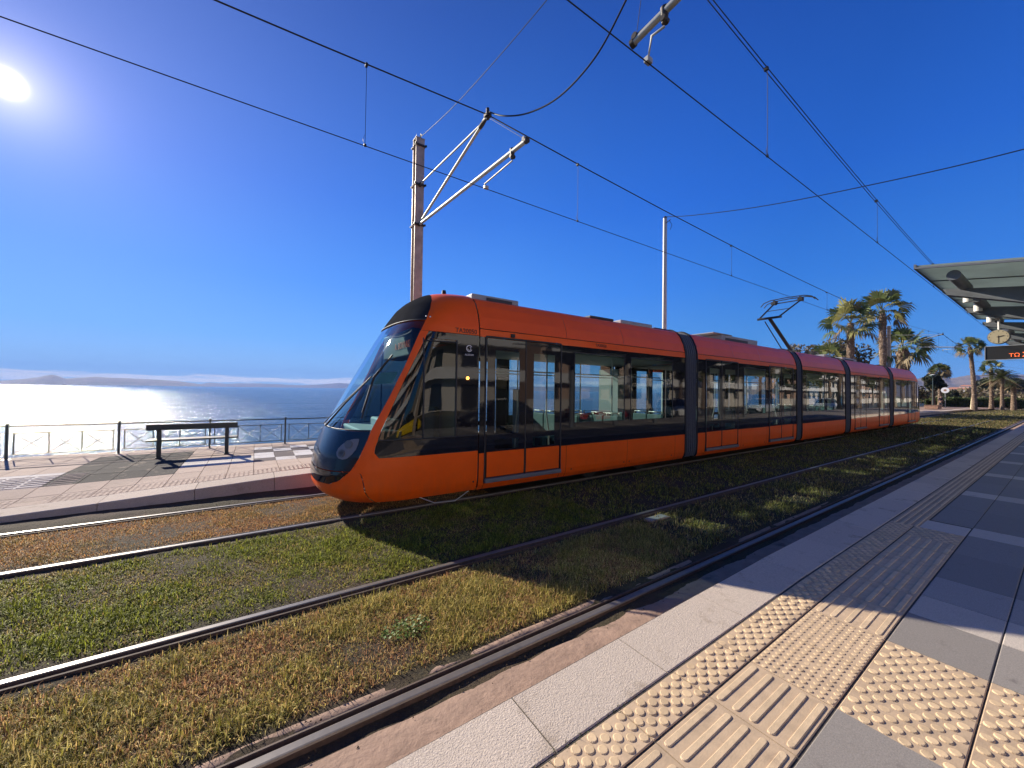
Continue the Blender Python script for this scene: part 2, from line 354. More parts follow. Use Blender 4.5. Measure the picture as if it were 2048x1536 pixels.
# --- sections
def mirror(L): return sorted([tuple(sorted((TL-a, TL-b))) for a, b in L])
SEC = [ (3.09, 9.05, [(3.20,4.03,4.87)], [(5.23,6.72),(6.93,8.50)], [5.03,6.83,8.62]),
        (9.60, 15.95, [(10.0,10.82,11.73),(13.78,14.68,15.62)], [(12.1,13.52)], [11.95,13.62]),
        (16.42,21.08, [], [(16.8,18.62),(18.86,20.7)], [18.74]),
        (21.72,28.08, [(22.32,23.12,23.95),(26.1,26.9,27.72)], [(24.3,25.75)], [24.12,25.93]),
        (28.78,33.785, [(32.005,32.845,33.675)], [(29.1,30.3),(30.5,31.7)], [30.4,31.85]) ]
for x0, x1, doors, wins, seams in SEC:
    for sg in (1, -1):
        edges = [x0] + sorted([d for D in doors for d in (D[0], D[2])] + [s for s in seams]) + [x1]
        dspan = [(D[0], D[2]) for D in doors]
        # lower orange panels, small gaps between
        for a, b in zip(edges[:-1], edges[1:]):
            isd = any(abs(a-d[0]) < .01 and abs(b-d[1]) < .01 for d in dspan)
            m = MB(); zt = .30 if isd else .815
            side_grid(m, a+.004, b-.004, zrows(.20, zt), [], sg, .0)
            P_(m, 'side_panel', 'orange')
        for a, b in wins: pass
        # dark sheet behind seams
        m = MB(); side_grid(m, x0, x1, zrows(.24, .83), [], sg, -.02); P_(m, 'seam_backing', 'orange_dark')
        # black band
        holes = [(a, b, 1.25, 2.64) for a, b in wins] + [(a, b, .3, 2.79) for a, b in dspan]
        cuts = [x0] + sorted(v for d in dspan for v in d) + [x1]
        for ca, cb in zip(cuts[0::2], cuts[1::2]):
            if cb-ca < .03: continue
            m = MB(); side_grid(m, ca, cb, [.822,.9,1.25,2.0,2.64,2.765], [h for h in holes if h[3] < 2.7 and ca <= h[0] < cb], sg, .0); P_(m, 'window_band', 'black_gloss')
        for a, b in wins:
            m = MB(); side_grid(m, a, b, [1.25,1.6,2.0,2.3,2.64], [], sg, -.006); wn = P_(m, 'window', 'sidepane')
            m = MB()
            for q in ((a,1.25,b,1.25),(a,2.64,b,2.64),(a,1.25,a,2.64),(b,1.25,b,2.64)):
                m.bar((q[0],TY-sg*(wid(q[1])+.001),q[1]), (q[2],TY-sg*(wid(q[3])+.001),q[3]), .014)
            P_(m, 'frame', 'rubber', wn)
        # doors: two leaves each
        for d0, dm, d1 in doors:
            for a, b in ((d0+.025, dm-.012), (dm+.012, d1-.025)):
                i0, i1 = a + .17*(b-a)+.03, b - .17*(b-a)-.0
                hs = [(i0,i1,1.13,2.55),(i0,i1,.865,1.03)]
                m = MB(); side_grid(m, a, b, [.83,.9,1.3,2.0,2.55,2.75], hs, sg, .010); d = P_(m, 'door', 'black_gloss')
                m = MB(); side_grid(m, a+.012, b-.012, [.405,.6,.828], [], sg, .012); P_(m, 'door_panel', 'orange', d)
                for h in hs:
                    m = MB(); side_grid(m, h[0], h[1], [h[2], (h[2]+h[3])/2, h[3]], [], sg, .004); P_(m, 'door_window', 'sidepane', d)
            m = MB()
            for x in (d0, dm, d1): m.bar((x,TY-sg*(wid(.5)+.004),.33), (x,TY-sg*(wid(2.7)+.004),2.77), .03, .02)
            m.bar((d0,TY-sg*(wid(2.75)+.004),2.772),(d1,TY-sg*(wid(2.75)+.004),2.772), .02, .02); P_(m, 'door_seal', 'rubber')
            m = MB(); m.box(d0, d1, *sorted((TY-sg*1.15, TY-sg*1.225)), .315, .385); P_(m, 'door_sill', 'sill', bevel=.008)
        # upper orange: strip, seam, panels
        m = MB(); side_grid(m, x0, x1, [2.768,2.80,2.87,2.888], [(a,b,2.76,2.792) for a,b in dspan], sg, .003); P_(m, 'upper_strip', 'orange')
        ups = [x0] + ([x0+1.94, x0+3.62] if x1-x0 > 5.5 else []) + [x1]
        for a, b in zip(ups[:-1], ups[1:]):
            m = MB(); side_grid(m, a+.003, b-.003, zrows(2.902, 3.46), [], sg, 0.0)
            rows = [[(x, TY - sg*w_, z_) for x in (a+.003, b-.003)] for w_, z_ in ((wid(3.46),3.46),(.80,3.452),(.78,3.40))]; m.grid(rows); P_(m, 'roof_panel', 'orange')
        m = MB(); side_grid(m, x0, x1, [2.87,2.92], [], sg, -.022); P_(m, 'gutter', 'orange_dark')
    # floor, ceiling, end rings, underbody, roof deck
    m = MB(); m.box(x0, x1, TY-1.12, TY+1.12, .30, .34); P_(m, 'floor', 'intfloor')
    m = MB(); m.box(x0, x1, TY-1.02, TY+1.02, 2.62, 2.66); m.box(x0, x1, TY-1.10, TY-.98, 2.66, 2.74); m.box(x0, x1, TY+.98, TY+1.10, 2.66, 2.74); P_(m, 'ceiling', 'interior')
    m = MB(); m.box(x0, x1, TY-.98, TY+.98, 3.28, 3.36); P_(m, 'roof_deck', 'roofgrey')
    m = MB(); m.box(x0+.2, x1-.2, TY-.95, TY+.95, .14, .30); P_(m, 'underframe', 'underbody')
    for sg in (1,-1):   # window sill walls inside
        m = MB(); m.box(x0, x1, *sorted((TY-sg*1.10, TY-sg*1.07)), .34, 1.2) if not doors else None
        if not doors: P_(m, 'inner_wall', 'interior')
# bogies
for bxx in (6.9, 18.7, 30.0):
    for dx in (-.85, .85):
        m = MB(); m.tube([(bxx+dx, TY-.80, .29), (bxx+dx, TY-.68, .29)], [.29,.29], 24); m.tube([(bxx+dx, TY+.68, .29), (bxx+dx, TY+.80, .29)], [.29,.29], 24); m.tube([(bxx+dx,TY-.8,.29),(bxx+dx,TY+.8,.29)], .07, 10)
        P_(m, 'wheel', 'underbody')
# gangways
for a, b in ((9.05,9.60),(15.95,16.42),(21.08,21.72),(28.08,28.78)):
    m = MB(); n = 6; xs = []; 
    for i in range(n+1):
        x = a + (b-a)*i/n
        xs.append((x, -.12)); w_ = (b-a)/n
        if i < n: xs += [(x+w_*.34, -.12), (x+w_*.42, -.012), (x+w_*.66, -.012), (x+w_*.74, -.12)]
    prf = [(-(wid(z)), z) for z in zrows(.22, 3.52)] 
    prf = prf + [(-y, z) for y, z in prf[::-1]]
    rows = [[(x, TY + y*(1+o/1.18), z + (o if z > 3.3 else 0)) for y, z in prf] for x, o in xs]
    m.grid(rows, False); P_(m, 'gangway_bellows', 'bellow')
    m = MB(); m.box(a, b, TY-1.0, TY+1.0, .26, .32); P_(m, 'gangway_floor', 'intfloor')
    for e in (a, b):
        m = MB()
        pr2 = [(TY + y, z) for y, z in prf]
        m.tube([(e, y*1.0, z) for y, z in pr2], .022, 6); P_(m, 'end_ring', 'matblack')
# roof equipment
def rb(x0, x1, y0, y1, z0, z1, m='roofgrey', name='roof_box', bev=.02):
    b = MB(); b.box(x0, x1, TY+y0, TY+y1, z0, z1); return P_(b, name, m, bevel=bev)
ac = rb(3.12, 4.12, -.80, .82, 3.36, 3.575); b = MB(); b.box(3.4, 3.95, TY-.829, TY-.82, 3.44, 3.53); P_(b, 'vent', 'roofdark', ac)
rb(5.5, 6.9, -.80, .80, 3.36, 3.47); q = rb(6.0, 6.75, -.84, .6, 3.47, 3.53, 'roofdark')
rb(6.95, 8.1, -.88, .8, 3.36, 3.54); rb(8.25, 8.95, -.84, .6, 3.47, 3.50, 'roofdark')
q = rb(11.6, 13.9, -.78, .78, 3.36, 3.64); b = MB(); b.box(11.8, 13.2, TY-.789, TY-.78, 3.48, 3.56); P_(b, 'vent', 'roofdark', q)
rb(11.1, 12.2, -.80, .6, 3.64, 3.67, 'roofgrey'); rb(14.9, 15.8, -.7, .5, 3.38, 3.49, 'roofdark')
rb(20.2, 21.0, -.72, .7, 3.36, 3.60); q = rb(22.2, 24.2, -.78, .78, 3.36, 3.60); b = MB(); b.box(22.5, 23.7, TY-.789, TY-.78, 3.46, 3.54); P_(b, 'vent', 'roofdark', q)
rb(30.2, 32.4, -.7, .7, 3.36, 3.46); rb(9.75, 10.6, -.6, .6, 3.36, 3.44)
b = MB(); b.tube([(2.78, TY-.36, 3.56), (2.78, TY-.36, 3.655)], [.045,.035], 12); P_(b, 'antenna', 'matblack')
b = MB(); b.tube([(3.75, TY-.5, 3.6), (3.75, TY-.5, 3.64)], [.06,.045], 12); P_(b, 'antenna', 'matblack')
# pantograph
b = MB(); b.box(17.6, 19.9, TY-.45, TY-.38, 3.50, 3.56); b.box(17.6, 19.9, TY+.38, TY+.45, 3.50, 3.56); b.box(17.7, 17.8, TY-.6, TY+.6, 3.46, 3.53); b.box(19.7, 19.8, TY-.6, TY+.6, 3.46, 3.53)
for x in (17.75, 19.75):
    for y in (-.5,.5): b.tube([(x, TY+y, 3.3), (x, TY+y, 3.5)], .05, 10)
pan = P_(b, 'pantograph', 'matblack')
def pt(pts, r, nm, m='matblack'): b = MB(); b.tube([(x, TY+y, z) for x, y, z in pts], r, 8); return P_(b, nm, m, pan)
pt([(19.0,0,3.58),(16.75,0,4.83)], .065, 'lower_arm'); pt([(18.5,.13,3.55),(16.65,.13,4.72)], .02, 'control_rod')
pt([(16.7,-.42,4.85),(16.7,.42,4.85)], .045, 'knee_bar'); pt([(16.7,-.35,4.87),(18.35,-.48,5.72)], .03, 'upper_arm'); pt([(16.7,.35,4.87),(18.35,.48,5.72)], .03, 'upper_arm')
pt([(17.5,-.41,5.28),(17.5,.41,5.28)], .014, 'cross_bar'); pt([(18.35,-.5,5.72),(18.35,.5,5.72)], .022, 'head_pivot')
for xx in (18.3, 18.62):
    pt([(xx,-.98,5.66),(xx,-.86,5.80),(xx,-.6,5.88),(xx,0,5.90),(xx,.6,5.88),(xx,.86,5.80),(xx,.98,5.66)], .02, 'contact_strip')
b = MB(); b.box(18.3,18.62,TY-.50,TY-.44,5.80,5.86); b.box(18.3,18.62,TY+.44,TY+.50,5.80,5.86); b.box(18.25,18.45,TY-.56,TY-.40,5.68,5.80); b.box(18.25,18.45,TY+.40,TY+.56,5.68,5.80); P_(b, 'head_frame', 'matblack', pan)
# interior seats and poles (copies share one mesh)
m = MB(); m.box(0,.42,-.21,.21,.42,.48); m.box(.38,.45,-.21,.21,.48,.98); m.box(.15,.27,-.05,.05,0,.42)
seat = P_(m, 'seat', 'seat', bevel=.02)
seat.data.transform(tram_M.inverted())
m = MB(); m.tube([(.42,-.18,.9),(.42,-.18,1.04),(.42,.18,1.04),(.42,.18,.9)], .014, 8); gh = m.build('seat_handle', M['steelpole'], seat)
first = True
def put_seat(x, y, flip):
    global first
    s = seat
    g = gh
    if not first:
        s = seat.copy(); COL.objects.link(s); g = gh.copy(); COL.objects.link(g); g.parent = s
    first = False
    s.parent = tram; s.location = (x - TL/2, y - TY, .34); s.rotation_euler = (0,0,PI if flip else 0)
for x in (5.5, 6.3, 7.2, 7.9, 12.3, 13.0, 17.0, 17.8, 18.9, 19.7, 24.5, 25.2, 29.3, 30.1, 31.0):
    for y in ((-.82, -.38, .38, .82) if x < 20 else (-.82,.82)): put_seat(x, TY+y, (int(x*10) % 2) == 0)
for x in (5.05, 7.05, 9.9, 11.9, 13.7, 15.8, 18.8, 22.2, 24.1, 28.9):
    for y in (-.62, .62):
        b = MB(); b.tube([(x, TY+y, .34), (x, TY+y, 1.0), (x, TY+y*.86, 1.4), (x, TY+y*.86, 2.62)], .017, 8); P_(b, 'hand_pole', 'steelpole')
for x0, x1 in ((3.3,8.9),(9.8,15.8),(16.6,20.9)):
    for y in (-.55,.55): b = MB(); b.tube([(x0,TY+y,2.25),(x1,TY+y,2.25)], .014, 8); P_(b, 'hand_rail', 'steelpole')
b = MB(); b.box(8.3, 8.9, TY+.35, TY+1.05, .34, 2.5); P_(b, 'equipment_cabinet', 'interior')
b = MB(); b.box(5.25, 5.28, TY+.35, TY+1.02, .34, 1.9); P_(b, 'partition', 'interior')
# writing on the tram
def side_text(s, size, x, z, m, nm, off=.006):
    y = TY - wid(z) - off
    w0, w1 = wid(z-.05), wid(z+.05); tilt = math.atan2(w0-w1, .1)
    Mx = Matrix.Translation((x, y, z)) @ Matrix.Rotation(PI/2 - tilt, 4, 'X')
    return text(s, size, M[m], nm, tram, tram_M @ Mx)
side_text('TA20050', .105, 2.83, 2.825, 'printblack', 'fleet_number')
side_text('TA20050', .085, 5.98, 2.828, 'printblack', 'fleet_number')
side_text('ALSTOM', .042, 2.885, 2.44, 'white', 'maker_name')
for r, w_, a0, a1 in ((.052,.012,.5,5.9),(.030,.008,3.2,7.6)):
    b = MB(); P = []
    for i in range(29):
        a = a0 + (a1-a0)*i/28; rr = r*(1-.12*i/28)
        P.append([(2.885 + (rr+d)*math.cos(a), TY-wid(2.54)-.004, 2.545 + (rr+d)*math.sin(a)) for d in (-w_/2, w_/2)])
    b.grid(P, False); P_(b, 'maker_emblem', 'white')
b = MB()
for i in range(6):
    a = i*PI/3; b.tube([(2.86+.018*math.cos(a), TY-wid(2)-.002, 2.06+.018*math.sin(a)), (2.86+.018*math.cos(a), TY-wid(2)-.012, 2.06+.018*math.sin(a))], .0085, 8)
P_(b, 'side_indicator', 'amber')
for x in (3.75,): b = MB(); b.box(x-.05, x+.03, TY-1.195, TY-1.17, 2.80, 2.86); P_(b, 'camera', 'matblack')
for x, z in ((1.95,3.02),(2.0,3.01)):
    pp = SP(SX(x+.25, z), z, .0); b = MB(); b.tube([pp, pp+Vector((0,-.015,0))], .012, 8); P_(b, 'stud', 'white')
# destination text on the display box
Mx = Matrix.Translation((2.036, TY-.36, 2.60)) @ Matrix.Rotation(-PI/2, 4, 'Z') @ Matrix.Rotation(PI/2, 4, 'X')
text('Α. ΒΟΥΛΑΣ', .15, M['led'], 'destination_text', tram, tram_M @ Mx)
Mx = Matrix.Translation((0,0,0))
for i, (s_, z) in enumerate((('ΤΡΑΜ', 1.13),)):
    pass
for x, z in ((4.98+.2,.34),(6.74,.33),(6.92,.33),(8.5,.33),(12.1,.33),(13.5,.33),(3.0,.36),(1.62,.78)):
    b = MB(); y = TY - (wid(z) if x > 2.4 else 1.045); b.tube([(x,y+.01,z),(x,y-.004,z)], .016, 10, smooth=False); P_(b, 'screw', 'printblack')
# loose cable under the nose
b = MB(); b.tube([(2.1,5.62,.22),(2.35,5.60,.10),(2.7,5.60,.08),(2.95,5.62,.2)], .008, 6); P_(b, 'loose_cable', 'chrome')

# ================================================================== RAILS
def rail(y0, gs, label):
    """gs: side (+1/-1) on which the groove lies"""
    xs = [-9,-4,0,4,10,20,30,40,50] + list(range(56,114,3))
    r = empty('rail', (0, y0, 0), label, 'rail', 'four grooved rails of the two grass tracks')
    def strip(pr, nm, m):
        b = MB(); b.grid([[(x, yo(x) + gs*py, pz) for x in xs] for py, pz in pr], False); return b.build(nm, M[m], r)
    strip([(-.033,-.012),(-.029,-.002),(-.02,0),(.02,.0),(.029,-.004)], 'rail_head', 'railtop')
    strip([(-.040,-.12),(-.034,-.012),(-.033,-.013)], 'rail_web', 'railside')
    strip([(.029,-.004),(.034,-.045),(.066,-.045),(.070,-.012),(.074,-.008),(.088,-.010),(.092,-.12)], 'rail_groove', 'railside')
    return r
rail(RAILY[0],  1, 'rail running along the kerb of the platform with the yellow tactile tiles')
rail(RAILY[1], -1, 'rail between the dry yellow grass strip and the green grass strip')
rail(RAILY[2],  1, 'rail under the tram on the side of the green grass strip')
rail(RAILY[3], -1, 'rail next to the kerb of the sea promenade')

# ================================================================== GROUND
def hnoise(x, y, s):
    return (math.sin(x*1.7*s+y*.9*s)+math.sin(x*.6*s-y*2.3*s+1.3)+math.sin(x*3.1*s+y*2.7*s+.7)*.6+math.sin(x*5.3*s-y*4.1*s)*.4)/3
def soil_mat():
    m = bpy.data.materials.new('soil'); m.use_nodes = True; t = NT(m); out = t.new('ShaderNodeOutputMaterial'); b = t.new('ShaderNodeBsdfPrincipled')
    tc = t.new('ShaderNodeTexCoord'); v = tc.outputs['Object']
    c1 = t.ramp(t.noise(2.2, 8, v, .65), [(.3,(.03,.018,.010)),(.55,(.065,.038,.021)),(.80,(.17,.105,.062))])
    c2 = t.ramp(t.noise(38, 6, v, .7), [(.3,(.022,.018,.007)),(.55,(.055,.042,.015)),(.75,(.13,.095,.04))])
    f = t.ramp(t.noise(.9, 7, v, .7), [(.40,(0,0,0)),(.55,(1,1,1))])
    t.link(t.mix(f, c1, c2), b.inputs['Base Color']); setv(b, Roughness=.95)
    n = t.new('ShaderNodeBump'); setv(n, Strength=1., Distance=.02); t.link(t.noise(60, 8, v, .7), n.inputs['Height']); t.link(n.outputs[0], b.inputs['Normal'])
    t.link(b.outputs[0], out.inputs['Surface']); return m
M['soil'] = soil_mat()
b = MB(); xs = [-10 + i*.06 for i in range(300)] + [8 + i*.5 for i in range(1, 225)]
ys = [1.55 + i*.08 for i in range(85)]
rows = []
for y in ys:
    row = []
    for x in xs:
        z = -.035 + .012*hnoise(x,y,2.) + .006*hnoise(x,y,9.)
        z += .024*min(1., max(0., (y-7.56)/.2)) + (.012 if 6.1 < y < 7.3 else 0)
        for ry in RAILY:
            d = abs(y-ry)
            if d < .16: z = min(z, -.022) - .0
        row.append((x, y + yo(x), z))
    rows.append(row)
b.grid(rows); tag(b.build('track_bed', M['soil']), kind='structure')
b = MB()
# concrete strips beside the rails
def strip(mb, ya, yb, z, x0=-9, x1=60, n=460):
    X = rng(x0, x1, n); rows = []
    for k in range(5):
        rows.append([(x, ya + (yb-ya)*k/4 + yo(x) + (.018*hnoise(x*3, k, 3) if k in (0,4) else 0), z + .006*hnoise(x, ya+k*.1, 5.) - (.02 if k in (0,4) else 0)) for x in X])
    mb.grid(rows)
strip(b, 1.72, 2.17, -.012); strip(b, 2.40, 2.50, -.034)
tag(b.build('track_edging', M['concrete']), kind='structure')

# near platform --------------------------------------------------------------
def zn(x): return float(np.interp(x, [-2,.5,4.,60], [.21,.228,.298,.30]))
PAL = {'kerb':(.58,.49,.40),'tac':(.57,.42,.27),'grey':(.25,.225,.195),'light':(.52,.455,.375),'mid':(.34,.305,.265)}
def slab(mb, cols, x0, x1, y0, y1, zf, col, thick=.06, gap=.0035, bev=.004, var=.09, dz=0):
    c = np.array(col)*(1+random.uniform(-var, var)); n0 = len(mb.v)
    n = max(1, int((x1-x0)/.7)); X = rng(x0+gap, x1-gap, n); dz += random.uniform(-.0012,.0012)
    Y = [y0+gap, y0+gap, y0+gap+bev, y1-gap-bev, y1-gap, y1-gap]
    rows = []
    for j, y in enumerate(Y):
        o = (-thick, -bev, 0, 0, -bev, -thick)[j]
        rows.append([(x, y, zf(x, y) + o + dz) for x in X])
    mb.grid(rows, False)
    for xe in (X[0], X[-1]):
        mb.add([(xe, y, zf(xe, y) + (-thick, -bev, 0, 0, -bev, -thick)[j] + dz) for j, y in enumerate(Y)], [(0,1,2,3,4,5)])
    cols += [c]*(len(mb.v)-n0)
znf = lambda x, y: zn(x)
b = MB(); C = []; x = -1.6; 
kj = [-1.4,-.55,.30,1.16,2.0,2.93,4.03,5.0,6.0]
while kj[-1] < 64: kj.append(kj[-1]+1.0)
for a, c in zip(kj[:-1], kj[1:]): slab(b, C, a, c, 1.315, 1.695, znf, PAL['kerb'], .34, .0045, .010, .07)
tag(b.build('platform_kerb', M['kerb'], cols=np.array(C)), kind='structure')
b = MB(); C = []
def jband(x):   # colour of the granite bands across the platform
    ed = [-.9,-.45,2.15,2.55,3.42,3.97,4.40,4.95,6.72,7.15,9.4,9.85,12.1,12.55,14.8,15.25]
    lt = [(-.9,-.45),(3.97,4.40),(6.72,7.15),(9.4,9.85),(12.1,12.55),(14.8,15.25)]
    return 'light' if any(p <= x < q for p, q in lt) else ('mid' if 4.4 <= x < 4.95 else 'grey')
xe = [-2.,-.9,-.45,.6,1.6,2.50,2.955,3.42,3.97,4.40,4.95,5.85,6.72,7.15,8.2,9.4,9.85,11.,12.1,12.55,13.6,14.8,15.25]
while xe[-1] < 64: xe += [xe[-1]+2.2, xe[-1]+2.65]
for a, c in zip(xe[:-1], xe[1:]):
    mx = (a+c)/2; col = PAL[jband(mx) if mx < 15 else ('light' if c-a < .5 else 'grey')]
    xend = 6.64
    for y0, y1 in ((.275,.695),(-.6,.275),(-1.5,-.6),(-2.4,-1.5),(-3.3,-2.4)):
        if 2.5 <= mx <= 3.42 and y1 <= .7: continue
        slab(b, C, a, c, y0, y1, znf, col)
    if a >= 7.1: slab(b, C, a, c, .695, 1.04, znf, col)
slab(b, C, 6.64, 7.1, .70, 1.10, znf, PAL['light'])
tag(b.build('platform_paving', M['pave'], cols=np.array(C)), kind='structure')
# tactile paving: raised studs and bars
b = MB(); C = []
def stud(x, y, r, h, z):
    n = 14 if x < 3.6 else 8; n0 = len(b.v)
    v = []
    for rr, hh in ((r,-.001),(r*.97,h*.6),(r*.82,h)):
        v += [(x+rr*math.cos(t), y+rr*math.sin(t), z+hh) for t in [2*PI*k/n for k in range(n)]]
    b.add(v, [(i*n+k, i*n+(k+1)%n, (i+1)*n+(k+1)%n, (i+1)*n+k) for i in range(2) for k in range(n)], False)
    b.add(v[2*n:], [tuple(range(n))])
    c = np.array((.62,.455,.27))*random.uniform(.88,1.12); C.extend([c]*(len(b.v)-n0))
def bar_(x0, x1, y, w, h, z):
    n0 = len(b.v); lo = []; n = 6
    for cx, a0 in ((x1-w/2, -PI/2), (x0+w/2, PI/2)):
        lo += [(cx + w/2*math.cos(a0+PI*k/n), y + w/2*math.sin(a0+PI*k/n)) for k in range(n+1)]
    N = len(lo); cx = (x0+x1)/2
    sh = lambda q, s: (q[0] + (s if q[0] < cx else -s), y + (q[1]-y)*(1-s/w*2))
    v = [(*q, zn(q[0])-.001) for q in lo] + [(*sh(q,.001), zn(q[0])+h*.7) for q in lo] + [(*sh(q,.0035), zn(q[0])+h) for q in lo]
    b.add(v, [(i*N+k, i*N+(k+1)%N, (i+1)*N+(k+1)%N, (i+1)*N+k) for i in range(2) for k in range(N)]); b.add(v[2*N:], [tuple(range(N))])
    c = np.array((.60,.45,.28))*random.uniform(.95,1.06); C.extend([c]*(len(b.v)-n0))
tcol = tuple(k*.86 for k in PAL['tac'])  # tile base darkened: shade around the raised studs put into its colour
def studs(x0, x1, y0, y1, px, py, r, h=.0062, stag=True):
    nx = max(1, round((x1-x0)/px)); ny = max(1, round((y1-y0)/py)); ax = (x1-x0)/nx; ay = (y1-y0)/ny
    for i in range(nx):
        for j in range(ny - (1 if stag and i % 2 else 0)):
            x = x0 + (i+.5)*ax; y = y0 + (j + (1. if stag and i % 2 else .5))*ay
            if r < y-y0 and y+r < y1: stud(x, y, r*random.uniform(.93,1.03), h*(random.uniform(.70,1.05) if random.random() > .03 else .25), zn(x))
tx = [-1.27,-.81,-.35,.11,.57,1.11,1.57,2.03,2.49,2.955,3.42,3.88,4.34,4.80,5.26,5.72,6.18,6.64]
for a, c in zip(tx[:-1], tx[1:]):
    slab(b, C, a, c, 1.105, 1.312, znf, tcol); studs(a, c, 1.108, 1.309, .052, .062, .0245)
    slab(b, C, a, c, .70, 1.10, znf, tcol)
    if 2.4 < a < 3.4: studs(a, c, .70, 1.10, .046, .046, .0135, .005, False)
    elif a > 6.1: studs(a, c, .70, 1.10, .065, .065, .022)
    else:
        for j in range(5): bar_(a+.022, c-.026, .70+.04+.08*j, .033, .0055, 0)
yy = .695
while yy > -3:
    for a, c in ((2.49,2.955),(2.955,3.42)):
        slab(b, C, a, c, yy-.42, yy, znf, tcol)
        if yy > -.5: studs(a, c, yy-.42, yy, .058, .066, .0245)
    yy -= .42
x = 6.64
while x < 60:   # the guide strip that runs on along the platform
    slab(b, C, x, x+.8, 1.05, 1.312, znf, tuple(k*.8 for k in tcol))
    if x < 34:
        for y in (1.09,1.15,1.21,1.27): n0 = len(b.v); bar_(x+.01, x+.79, y, .026, .006, zn(x))
    x += .8
tag(b.build('tactile_paving', M['tactile'], cols=np.array(C)), kind='structure')
b = MB(); 
X = [-2,.5,4,20,64]
b.grid([[(x, y, zn(x)-.006) for x in X] for y in (-3.3, 1.69)], False); b.grid([[(x, 1.688, z) for x in X] for z in (-.1, .19)], False)
tag(b.build('platform_base', M['grout']), kind='structure')
rr = random.Random(3); V = []; Cc = []
for i in range(260):   # a low leafy weed in the dry strip
    a = rr.uniform(0,2*PI); d = rr.random()**.6*.13; cx, cy = 1.02 + d*math.cos(a)*1.5, 2.93 + d*math.sin(a); z = -.03 + rr.uniform(.02,.06); r_ = rr.uniform(.008,.016); e = Vector((rr.uniform(-1,1),rr.uniform(-1,1),rr.uniform(-.4,.4))).normalized()*r_; f = e.cross(Vector((rr.uniform(-.4,.4),rr.uniform(-.4,.4),1))).normalized()*r_*.8; c0 = Vector((cx,cy,z))
    V += [c0-e, c0-f, c0+e, c0+f]; Cc.append((.13*rr.uniform(.7,1.3),.19*rr.uniform(.8,1.2),.025))
WEED = ([tuple(v) for v in V], Cc)
cv = empty('cover_plate', (5.05, 3.55, -.02), 'small pale cover plate in the shaded grass beside the rail', 'cover plate')
b = MB(); b.box(-.20,.20,-.06,.06,-.01,.006); b.build('plate', M['kerbplate'], cv, .004)
b = MB(); b.box(-.23,.23,-.08,.08,-.02,.000); b.build('frame', M['concrete'], cv, .004)
# little weeds and dirt in the kerb joint
# sea-side platform ------------------------------------------------------------
def ze(x): return float(np.interp(x, [-12,-2.83,1.0,60,64], [.03,.055,.262,.27,.2]))
def zl(x, y):
    e = ze(x); t = min(1., max(0., (y-8.7)/2.0)); return e + (.16-e)*t*t*(3-2*t)
b = MB(); C = []
x = -12.
beige = (.47,.37,.30)
while x < 92:
    slab(b, C, x, x+1.12, 8.15, 8.72, zl, (.50,.42,.35), .3, .004, .012, .05)
    x += 1.12
b0 = b
yrows = [8.72,8.98,9.24,9.85,10.5,10.98,11.48,11.90,12.0,12.5,12.95,13.25,13.75]
x = -12.04
while x < 66:
    for y0, y1 in zip(yrows[:-1], yrows[1:]):
        m_x, m_y = x+.215, (y0+y1)/2; col = beige
        if 9.9 < m_y < 12.9 and -3.1 < x < -1.3: col = (.05,.046,.045)
        elif 10.5 < m_y < 11.5 and -1.3 <= x < -.1: col = (.62,.57,.50)
        elif -.1 <= x < 1.3 and 10.5 < m_y < 12.9: col = (.13,.11,.11) if (int((x+20)/.43)+int(m_y/.7)) % 2 else (.60,.58,.56)
        elif x < -3.1 and 9.9 < m_y < 11: col = (.60,.56,.52)
        if y1-y0 < .11: col = (.16,.13,.11)
        slab(b, C, x, x+.43, y0, y1, zl, col, .05, .005, .003, .06)
    x += .43
tag(b.build('promenade_paving', M['kerb'], cols=np.array(C)), kind='structure')
b = MB(); n0 = 0; C = []
# raised studs of the sea-side warning strip
def stud2(x, y):
    z = zl(x, y); v = [(x-.016,y-.016,z),(x+.016,y-.016,z),(x+.016,y+.016,z),(x-.016,y+.016,z)]; w = [(p[0]*.0+x+(p[0]-x)*.7, y+(p[1]-y)*.7, z+.0035) for p in v]
    b.add(v+w, [(4,5,6,7),(0,1,5,4),(1,2,6,5),(2,3,7,6),(3,0,4,7)]); C.extend([np.array((.44,.33,.26))]*8)
x = -6.
while x < 2.2:
    for k in range(6): stud2(x, 8.76 + k*.075)
    x += .075
x = -6.
while x < -2.7:
    for k in range(7):
        y = 9.9+k*.13; z = zl(x, y)
        v = [(x,y-.02,z),(x+.3,y-.02,z),(x+.3,y+.02,z),(x,y+.02,z)]; w = [(p[0],p[1]*.0+y+(p[1]-y)*.7,z+.005) for p in v]
        b.add(v+w, [(4,5,6,7),(0,1,5,4),(1,2,6,5),(2,3,7,6),(3,0,4,7)]); C.extend([np.array((.5,.4,.34))]*8)
    x += .34
tag(b.build('promenade_tactile_strip', M['kerb'], cols=np.array(C)), kind='structure')
b = MB(); X = rng(-12,95,60)
b.grid([[(x, y + (yo(x) if y < 9 else 0), zl(x,y)-.02) for x in X] for y in (8.17,9,10,11,13.8)], False); b.grid([[(x, 13.78, z) for x in X] for z in (-2.2,.15)], False); b.grid([[(x, 8.165, z) for x in X] for z in (-.1,.0)], False)
tag(b.build('promenade_base', M['concrete']), kind='structure')

